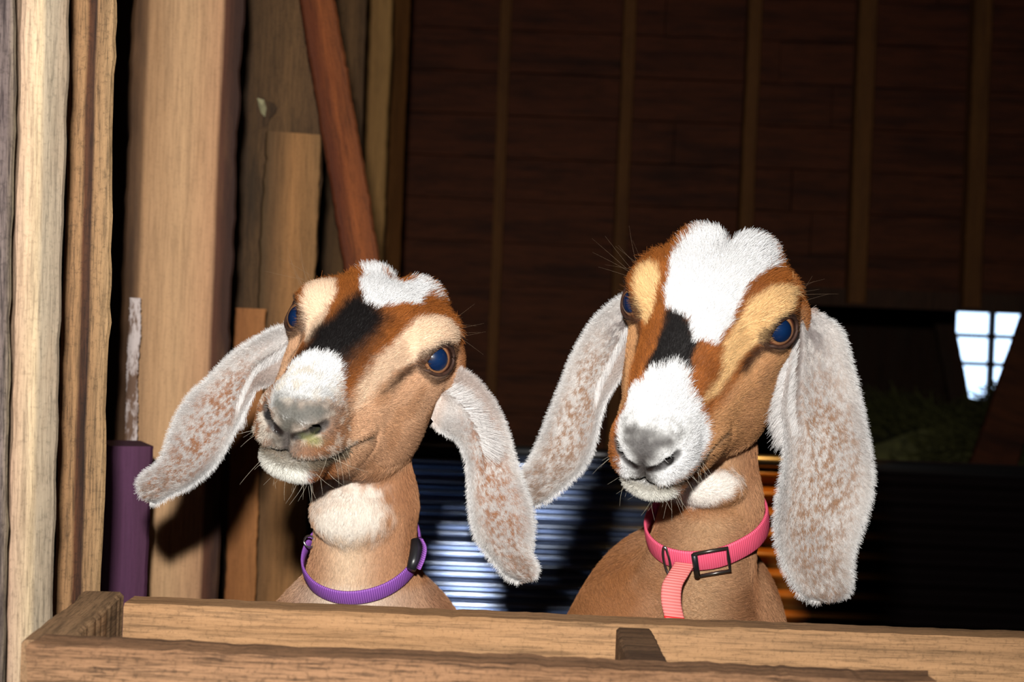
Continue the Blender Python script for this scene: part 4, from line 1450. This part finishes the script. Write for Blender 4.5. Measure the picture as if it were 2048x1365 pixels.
def boxes(name, L_, mat, parent=None, **kw):
    V = []; F = []
    for (x0, x1, y0, y1, z0, z1) in L_:
        b = len(V)
        V += [(x, y, z) for x in (x0, x1) for y in (y0, y1) for z in (z0, z1)]
        F += [tuple(b + i for i in f) for f in ((0, 1, 3, 2), (4, 6, 7, 5), (0, 4, 5, 1), (2, 3, 7, 6), (0, 2, 6, 4), (1, 5, 7, 3))]
    o = mesh_obj(name, V, F, mat, parent)
    tag(o, **kw)
    return o


def wx(px, py, d): return float(prel(px, py, d)[0])


def wz(px, py, d): return float(prel(px, py, d)[2] + CAMZ)


X0, X1, Y0, Y1, H_ = -0.66, 3.2, -3.0, 7.6, 2.6
box('floor', X0 - .1, X1 + .1, Y0 - .1, Y1 + .1, -0.06, 0.0, M_dirt, kind='structure')
box('ceiling', X0 - .1, X1 + .1, Y0 - .1, Y1 + .1, H_, H_ + .06, M_darkwall, kind='structure')
box('wall_left', X0 - .08, X0, Y0 - .1, Y1 + .1, 0, H_, M_darkwall, kind='structure')
box('wall_right', X1, X1 + .08, Y0 - .1, Y1 + .1, 0, H_, M_darkwall, kind='structure')
# wall behind the camera with an open half door
dx0, dx1, dz0, dz1 = -0.60, 0.20, 0.9, 1.4
boxes('wall_front', [(X0, dx0, Y0 - .08, Y0, 0, H_), (dx1, X1, Y0 - .08, Y0, 0, H_), (dx0, dx1, Y0 - .08, Y0, 0, dz0), (dx0, dx1, Y0 - .08, Y0, dz1, H_)],
      M_darkwall, kind='structure')
# far wall with a barred window
YF = 7.5
wx0, wx1 = wx(1908, 700, YF), wx(2085, 700, YF)
wz0, wz1 = wz(1975, 800, YF), wz(1975, 626, YF)
boxes('wall_far', [(X0, wx0, YF, YF + .08, 0, H_), (wx1, X1, YF, YF + .08, 0, H_), (wx0, wx1, YF, YF + .08, 0, wz0), (wx0, wx1, YF, YF + .08, wz1, H_)],
      M_darkwall, kind='structure')
bars = []
for px in (1982,):
    c = wx(px, 700, YF); bars.append((c - .013, c + .013, YF - .02, YF + .02, wz0, wz1))
for py in (673, 729):
    c = wz(1975, py, YF); bars.append((wx0, wx1, YF - .018, YF + .018, c - .011, c + .011))
bars += [(wx0 - .04, wx0, YF - .03, YF + .03, wz0 - .04, wz1 + .04), (wx1, wx1 + .04, YF - .03, YF + .03, wz0 - .04, wz1 + .04),
         (wx0, wx1, YF - .03, YF + .03, wz0 - .04, wz0), (wx0, wx1, YF - .03, YF + .03, wz1, wz1 + .04)]
boxes('window_1', bars, M_darkwall, kind='structure')

# siding wall behind the goats: rough horizontal boards, open at the lower right
YB = 5.0
xo0 = wx(1600, 620, YB)
zo = wz(1850, 614, YB)
rows = []
z = 0.0
k = 0
r_ = np.random.RandomState(3)
bh = 0.142
while z < H_:
    z1 = min(z + bh - 0.004, H_)
    dy = r_.uniform(-0.006, 0.006)
    if z1 <= zo + 0.02 and z < zo:
        rows.append((X0, xo0, YB + dy, YB + .03 + dy, z, z1))
    else:
        a = r_.uniform(0.2, 1.4)
        rows.append((X0, a, YB + dy, YB + .03 + dy, z, z1))
        dy = r_.uniform(-0.006, 0.006)
        rows.append((a + .003, X1, YB + dy, YB + .03 + dy, z, z1))
    z += bh
rows.append((X0, xo0, YB + 0.036, YB + 0.04, 0, zo)); rows.append((X0, X1, YB + 0.036, YB + 0.04, zo, H_))
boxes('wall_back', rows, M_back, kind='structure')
box('trim_1', xo0 - 0.05, X1, YB - 0.035, YB - 0.007, zo - 0.01, zo + 0.05, M_darkwall, kind='structure')
ti = 2
for px, w_ in ((1002, 0.035), (1246, 0.042), (1493, 0.045), (1716, 0.060), (1943, 0.060)):
    c = wx(px, 300, YB)
    zb = 0.0 if px < 1600 else zo
    o = timber('trim_%d' % ti, w_, 0.07, H_ - zb - 0.01, M_bstud, wob=0.002, seed=50 + ti)
    o.location = (c, YB - 0.045, zb); tag(o, kind='structure'); ti += 1
# corner studs at the left end of the siding
vplank('wall_stud', 712, 3.6, 776, 3.6, M_stud, 0.06, label='tan upright stud just right of the leaning orange brace', cat='stud', row=250, seed=61)
vplank('wall_stud', 778, 3.85, 812, 3.9, M_bstud, 0.06, label='narrow brown upright stud at the left edge of the dark siding wall', cat='stud', row=250, seed=62)

# boards and posts down the left side
vplank('post', -70, 1.12, 26, 1.14, M_grey, 0.06, lean=-0.022, label='weathered grey post at the far left edge of the photo', cat='post', seed=1, wob=0.0022)
vplank('post', 30, 1.17, 121, 1.19, M_pale, 0.055, lean=-0.019, label='pale cream sawn post, brightest and nearest, left end of the trough', cat='post', seed=2, wob=0.0024)
vplank('plank', 125, 1.33, 216, 1.34, M_bark, 0.035, lean=-0.010, label='tan plank with a dark bark streak down its middle', cat='plank', seed=3, wob=0.003)
wide = vplank('plank', 243, 1.90, 458, 1.94, M_wide, 0.04, label='wide smooth tan plank with dark bark along both edges', cat='plank', seed=4, wob=0.004)
dkp = vplank('plank', 456, 2.32, 632, 2.34, M_dark, 0.03, label='stained dark brown plank with a knot beside the wide tan plank', cat='plank', seed=5, wob=0.004)
vplank('plank', 518, 2.27, 628, 2.29, M_clean, 0.025, y0=265, label='cleaner brown board with a square top over the stained plank', cat='plank', seed=6, wob=0.003)
vplank('plank', 466, 2.20, 528, 2.21, M_short, 0.025, y0=617, label='short orange-tan board with a flat top, left of the left goat', cat='plank', row=760, seed=7, wob=0.002)
vplank('plank', 634, 2.95, 712, 2.98, M_dark, 0.03, label='dim brown plank behind the leaning orange brace', cat='plank', seed=8, wob=0.003)
kn = []
kc = prel(520, 224, 2.3245)
for i in range(28):
    t = 2 * math.pi * i / 28
    rk = 0.021 * (1 + 0.16 * math.sin(3 * t + 1) + 0.1 * math.sin(5 * t))
    kn.append((kc[0] + rk * math.cos(t), kc[1], kc[2] + CAMZ + rk * 1.25 * math.sin(t)))
kf = [tuple(range(28))[::-1]]
kn += [(x, y + 0.012, z) for x, y, z in kn]
kf += [(i, (i + 1) % 28, 28 + (i + 1) % 28, 28 + i) for i in range(28)]
mesh_obj('knot', kn, kf, wood('knot_wood', [(0, srgb(60, 42, 26)), (0.5, srgb(84, 60, 38)), (1, srgb(60, 42, 26))], grain=0.5, darkc=srgb(34, 26, 16)), dkp)
sp = mesh_obj('wood_chip', [W(514, 196, 2.322), W(528, 200, 2.322), W(533, 216, 2.322), W(530, 234, 2.32), W(522, 226, 2.322), W(518, 214, 2.32), W(524, 212, 2.305)],
              [(0, 6, 1), (1, 6, 2), (2, 6, 3), (3, 6, 4), (4, 6, 5), (5, 6, 0), (0, 1, 2, 3, 4, 5)], plain('pale_wood_splinter', srgb(214, 206, 160), rough=0.6))
tag(sp, 'small pale splintered chip standing out of the stained dark plank', 'wood chip')

# leaning brace
d0 = 2.25
pa = prel(634, 0, d0); pb = prel(722, 522, d0)
dirv = pb - pa
pa2 = pa - dirv * 0.25; pb2 = pa + dirv * 1.75
v = pb2 - pa2
ln = float(np.hypot(v[0], v[2]))
br = timber('brace', 0.054, 0.045, ln, M_brace, wob=0.002, seed=9)
ang = math.atan2(v[0], -v[2])
rot = Matrix.Rotation(math.pi - ang, 4, 'Y') @ Matrix.Rotation(math.radians(-8), 4, 'Z')
br.matrix_world = Matrix.Translation((pa2[0], d0, pa2[2] + CAMZ)) @ rot
tag(br, 'orange-brown board leaning diagonally behind the left goat', 'brace')

# peeling white paint on the edge of the wide plank, and the purple painted post
def paint_mat():
    m, nt, b = newmat('peeling_white_paint')
    L = nt.links.new
    tc = nd(nt, 'ShaderNodeTexCoord')
    n = nd(nt, 'ShaderNodeTexNoise', Scale=38.0, Detail=6.0, Roughness=0.7)
    mp = nd(nt, 'ShaderNodeMapping'); mp.inputs['Scale'].default_value = (1.6, 1, 0.45)
    L(tc.outputs['Object'], mp.inputs[0]); L(mp.outputs[0], n.inputs['Vector'])
    r = ramp(nt, [(0.46, srgb(96, 66, 44)), (0.54, srgb(190, 176, 172))])
    L(n.outputs[0], r.inputs[0]); L(r.outputs[0], b.inputs['Base Color'])
    b.inputs['Roughness'].default_value = 0.7
    return m


vplank('paint_strip', 254, 1.875, 278, 1.878, paint_mat(), 0.012, y0=596, y1=905, row=740, label='narrow strip of peeling white paint above the purple post', cat='paint strip', seed=11, wob=0.0015)
M_pp = wood('purple_paint', [(0, srgb(74, 42, 66)), (0.5, srgb(84, 48, 76)), (1, srgb(76, 42, 64))], grain=0.12, blotch=0.3, darkc=srgb(70, 40, 60), gscale=0.5)
pr = vplank('painted_post', 216, 1.72, 302, 1.74, M_pp, 0.09, y0=893, row=1000, label='short post painted dark purple behind the trough corner', cat='post', seed=12, wob=0.001)

# corrugated metal panel behind the goats
def metal_mat():
    m, nt, b = newmat('corrugated_metal')
    L = nt.links.new
    tc = nd(nt, 'ShaderNodeTexCoord')
    n = nd(nt, 'ShaderNodeTexNoise', Scale=2.2, Detail=5.0)
    mp = nd(nt, 'ShaderNodeMapping'); mp.inputs['Scale'].default_value = (1.0, 1, 2.5)
    L(tc.outputs['Object'], mp.inputs[0]); L(mp.outputs[0], n.inputs['Vector'])
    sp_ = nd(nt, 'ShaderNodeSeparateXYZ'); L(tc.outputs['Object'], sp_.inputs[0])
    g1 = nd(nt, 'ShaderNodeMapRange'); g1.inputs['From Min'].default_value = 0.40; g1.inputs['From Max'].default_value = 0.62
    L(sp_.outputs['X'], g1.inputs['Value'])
    r = ramp(nt, [(0, (0.30, 0.36, 0.50)), (0.2, (0.30, 0.36, 0.50)), (0.35, (0.50, 0.20, 0.04)), (0.75, (0.46, 0.17, 0.03)), (1, (0.03, 0.02, 0.02))])  # orange band is a warm reflection painted in; right end painted near black
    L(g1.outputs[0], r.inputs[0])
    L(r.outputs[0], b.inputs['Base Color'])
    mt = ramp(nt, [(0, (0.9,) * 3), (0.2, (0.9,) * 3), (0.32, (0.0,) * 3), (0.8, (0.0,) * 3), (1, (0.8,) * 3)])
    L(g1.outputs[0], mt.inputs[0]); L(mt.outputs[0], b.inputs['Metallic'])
    r2 = ramp(nt, [(0.3, (0.13,) * 3), (0.7, (0.20,) * 3)])
    L(n.outputs[0], r2.inputs[0]); L(r2.outputs[0], b.inputs['Roughness'])
    return m


YM = 3.0
zt = wz(1000, 908, YM)
xa, xb = wx(660, 1000, YM), wx(2200, 1000, YM)
V = []; F = []
nz = 260; nxn = 12
for side in (0, 1):
    for i in range(nz + 1):
        zz = 0.01 + (zt - 0.01) * i / nz
        for j in range(nxn + 1):
            xx = xa + (xb - xa) * j / nxn
            V.append((xx, YM + 0.0085 * math.cos(2 * math.pi * (zt - zz) / 0.0405) + 0.002 * side + 0.004 * math.sin(xx * 3.1), zz))
o_ = (nz + 1) * (nxn + 1)
for i in range(nz):
    for j in range(nxn):
        a = i * (nxn + 1) + j
        F.append((a, a + 1, a + nxn + 2, a + nxn + 1)); F.append((o_ + a, o_ + a + nxn + 1, o_ + a + nxn + 2, o_ + a + 1))
for j in range(nxn):
    a = nz * (nxn + 1) + j
    F.append((a, a + 1, o_ + a + 1, o_ + a)); F.append((j, o_ + j, o_ + j + 1, j + 1))
hl_d = bpy.data.lights.new('added_warm_spot', 'SPOT')  # unseen spot, added to throw orange light onto the corrugated sheet
hl_d.energy = 45.0; hl_d.color = (1.0, 0.50, 0.12); hl_d.spot_size = math.radians(26); hl_d.spot_blend = 0.8; hl_d.shadow_soft_size = 0.04
hl = bpy.data.objects.new('added_warm_spot', hl_d); COL.objects.link(hl)
hl.location = (0.62, 2.45, 1.75)
hl.rotation_euler = (Vector((0.50, 3.0, 0.62)) - Vector(hl.location)).to_track_quat('-Z', 'Y').to_euler()
pn = empty('metal_partition', ((xa + xb) / 2, YM, 0))
tag(pn, 'horizontally corrugated metal pen partition with a pipe along its top, behind the goats', 'partition')
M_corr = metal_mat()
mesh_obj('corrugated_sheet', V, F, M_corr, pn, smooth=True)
tube('top_pipe', [(xa, YM, zt - CAMZ + 0.006), ((xa + xb) / 2, YM, zt - CAMZ + 0.006), (xb, YM, zt - CAMZ + 0.006)], 0.013, M_metal, pn, sides=16)
for xx in (xa + 0.01, (xa + xb) / 2, xb - 0.01):
    box('post', xx - .02, xx + .02, YM + .014, YM + .05, 0, zt, M_dmetal, pn)

# loose hay seen through the opening on the right
V = []; F = []
r_ = np.random.RandomState(5)
hx0, hx1 = wx(1640, 800, 5.7), wx(2250, 800, 5.7)
for i in range(5200):
    x = r_.uniform(hx0, hx1); y = r_.uniform(5.3, 6.3)
    top = 0.80 + 0.14 * math.sin(x * 4.1) + 0.06 * math.sin(x * 11 + y * 5) - 0.25 * abs(y - 5.9)
    top -= 0.18 * math.exp(-((x - wx(1985, 760, 5.7)) / 0.22) ** 2)
    z = top * (1 - r_.rand() ** 2 * (0.2 if i % 3 else 0.95))
    L_ = r_.uniform(0.06, 0.2); an = r_.uniform(0, math.pi); el = r_.normal(0, 0.45)
    d = np.array([math.cos(an) * math.cos(el), math.sin(an) * math.cos(el), math.sin(el)]) * L_ / 2
    p = np.array([x, y, max(z, 0.03)]); w_ = 0.0022
    q = [p - d, p + d]
    b = len(V)
    for e in q:
        V += [tuple(e + np.array([0, -w_, 0])), tuple(e + np.array([w_, w_, w_])), tuple(e + np.array([-w_, w_, -w_]))]
    F += [(b, b + 1, b + 4, b + 3), (b + 1, b + 2, b + 5, b + 4), (b + 2, b, b + 3, b + 5), (b, b + 2, b + 1), (b + 3, b + 4, b + 5)]
n0 = 24
b = len(V)
for j in range(2):
    for i in range(n0 + 1):
        x = hx0 + (hx1 - hx0) * i / n0
        top = 0.72 + 0.14 * math.sin(x * 4.1) - 0.18 * math.exp(-((x - wx(1985, 760, 5.7)) / 0.22) ** 2)
        V.append((x, 5.5 + 0.7 * j, top)); V.append((x, 5.4 + 0.9 * j, 0.0))
for i in range(n0):
    a0, a1 = b + 2 * i, b + 2 * (i + 1)
    c0, c1 = b + 2 * (n0 + 1) + 2 * i, b + 2 * (n0 + 1) + 2 * (i + 1)
    F += [(a0, a1, a1 + 1, a0 + 1), (c0, c0 + 1, c1 + 1, c1), (a0, c0, c1, a1)]
hy = mesh_obj('hay', V, F, M_hay)
tag(hy, 'loose dim hay heaped under the barred window', 'hay', kind='stuff')

# two dark boards crossing in front of the window
def slant(name, p0, p1, d, w_, mat, label, seed):
    a = prel(p0[0], p0[1], d); b_ = prel(p1[0], p1[1], d)
    v = b_ - a
    ln = float(np.hypot(v[0], v[2]))
    o = timber(name, w_, 0.03, ln, mat, wob=0.002, seed=seed)
    ang = math.atan2(v[0], -v[2])
    o.matrix_world = Matrix.Translation((a[0], d, a[2] + CAMZ)) @ Matrix.Rotation(math.pi - ang, 4, 'Y')
    tag(o, label, 'brace')
    return o


slant('brace', (1879, 600), (1985, 1132), 6.6, 0.085, M_darkwall, 'dark slanting board along the left side of the barred window', 21)
slant('brace', (2098, 600), (1878, 1243), 5.1, 0.15, M_back, 'dim reddish slanting board at the right edge in front of the window', 22)

# ------------------------------------------------------------------ the wooden trough in front
tr = empty('wooden_trough', (0.1, 1.12, 0))
tag(tr, 'long open wooden trough of rough rails across the bottom of the photo', 'trough')
ztr = -0.2245 + CAMZ
# front rail
xa, xb = -0.3215, wx(1868, 1345, 1.02)
fr = timber('front_rail', 0.10, 0.040, xb - xa, M_rail, wob=0.0013, seed=31, axis='X', seg=120, chip=0.002)
fr.location = (xa, 1.04, ztr - 0.0455); fr.rotation_euler = (0, math.radians(0.12), 0)
fr.parent = tr; fr.matrix_parent_inverse = Matrix.Translation(tr.location).inverted()
# rear rail
xa2, xb2 = -0.302, wx(2200, 1270, 1.22)
rr = timber('rear_rail', 0.10, 0.038, xb2 - xa2, M_rail2, wob=0.0010, seed=32, axis='X', seg=120)
rr.location = (xa2, 1.219, ztr - 0.048)
rr.parent = tr; rr.matrix_parent_inverse = Matrix.Translation(tr.location).inverted()
# end board and its cleat
eb = timber('end_board', 0.033, 0.10, 0.20, M_endw, wob=0.0020, seed=33, seg=40)
eb.matrix_world = Matrix.Translation((-0.3205, 1.060, ztr - 0.050)) @ Matrix.Rotation(math.radians(4), 4, 'Z') @ Matrix.Rotation(math.radians(-90), 4, 'X')
eb.parent = tr; eb.matrix_parent_inverse = Matrix.Translation(tr.location).inverted()
bl = timber('spacer_block', 0.029, 0.085, 0.136, M_block, wob=0.0010, seed=34, seg=30)
bl.matrix_world = Matrix.Translation((0.1065, 1.0605, ztr - 0.043)) @ Matrix.Rotation(math.radians(-90), 4, 'X')
bl.parent = tr; bl.matrix_parent_inverse = Matrix.Translation(tr.location).inverted()
bt = box('bottom_board', -0.305, xb2 - 0.02, 1.061, 1.199, ztr - 0.125, ztr - 0.1, M_rail2, tr)
for xx in (-0.28, 0.35, xb2 - 0.06):
    box('leg', xx - .02, xx + .02, 1.10, 1.16, 0, ztr - 0.126, M_endw, tr)
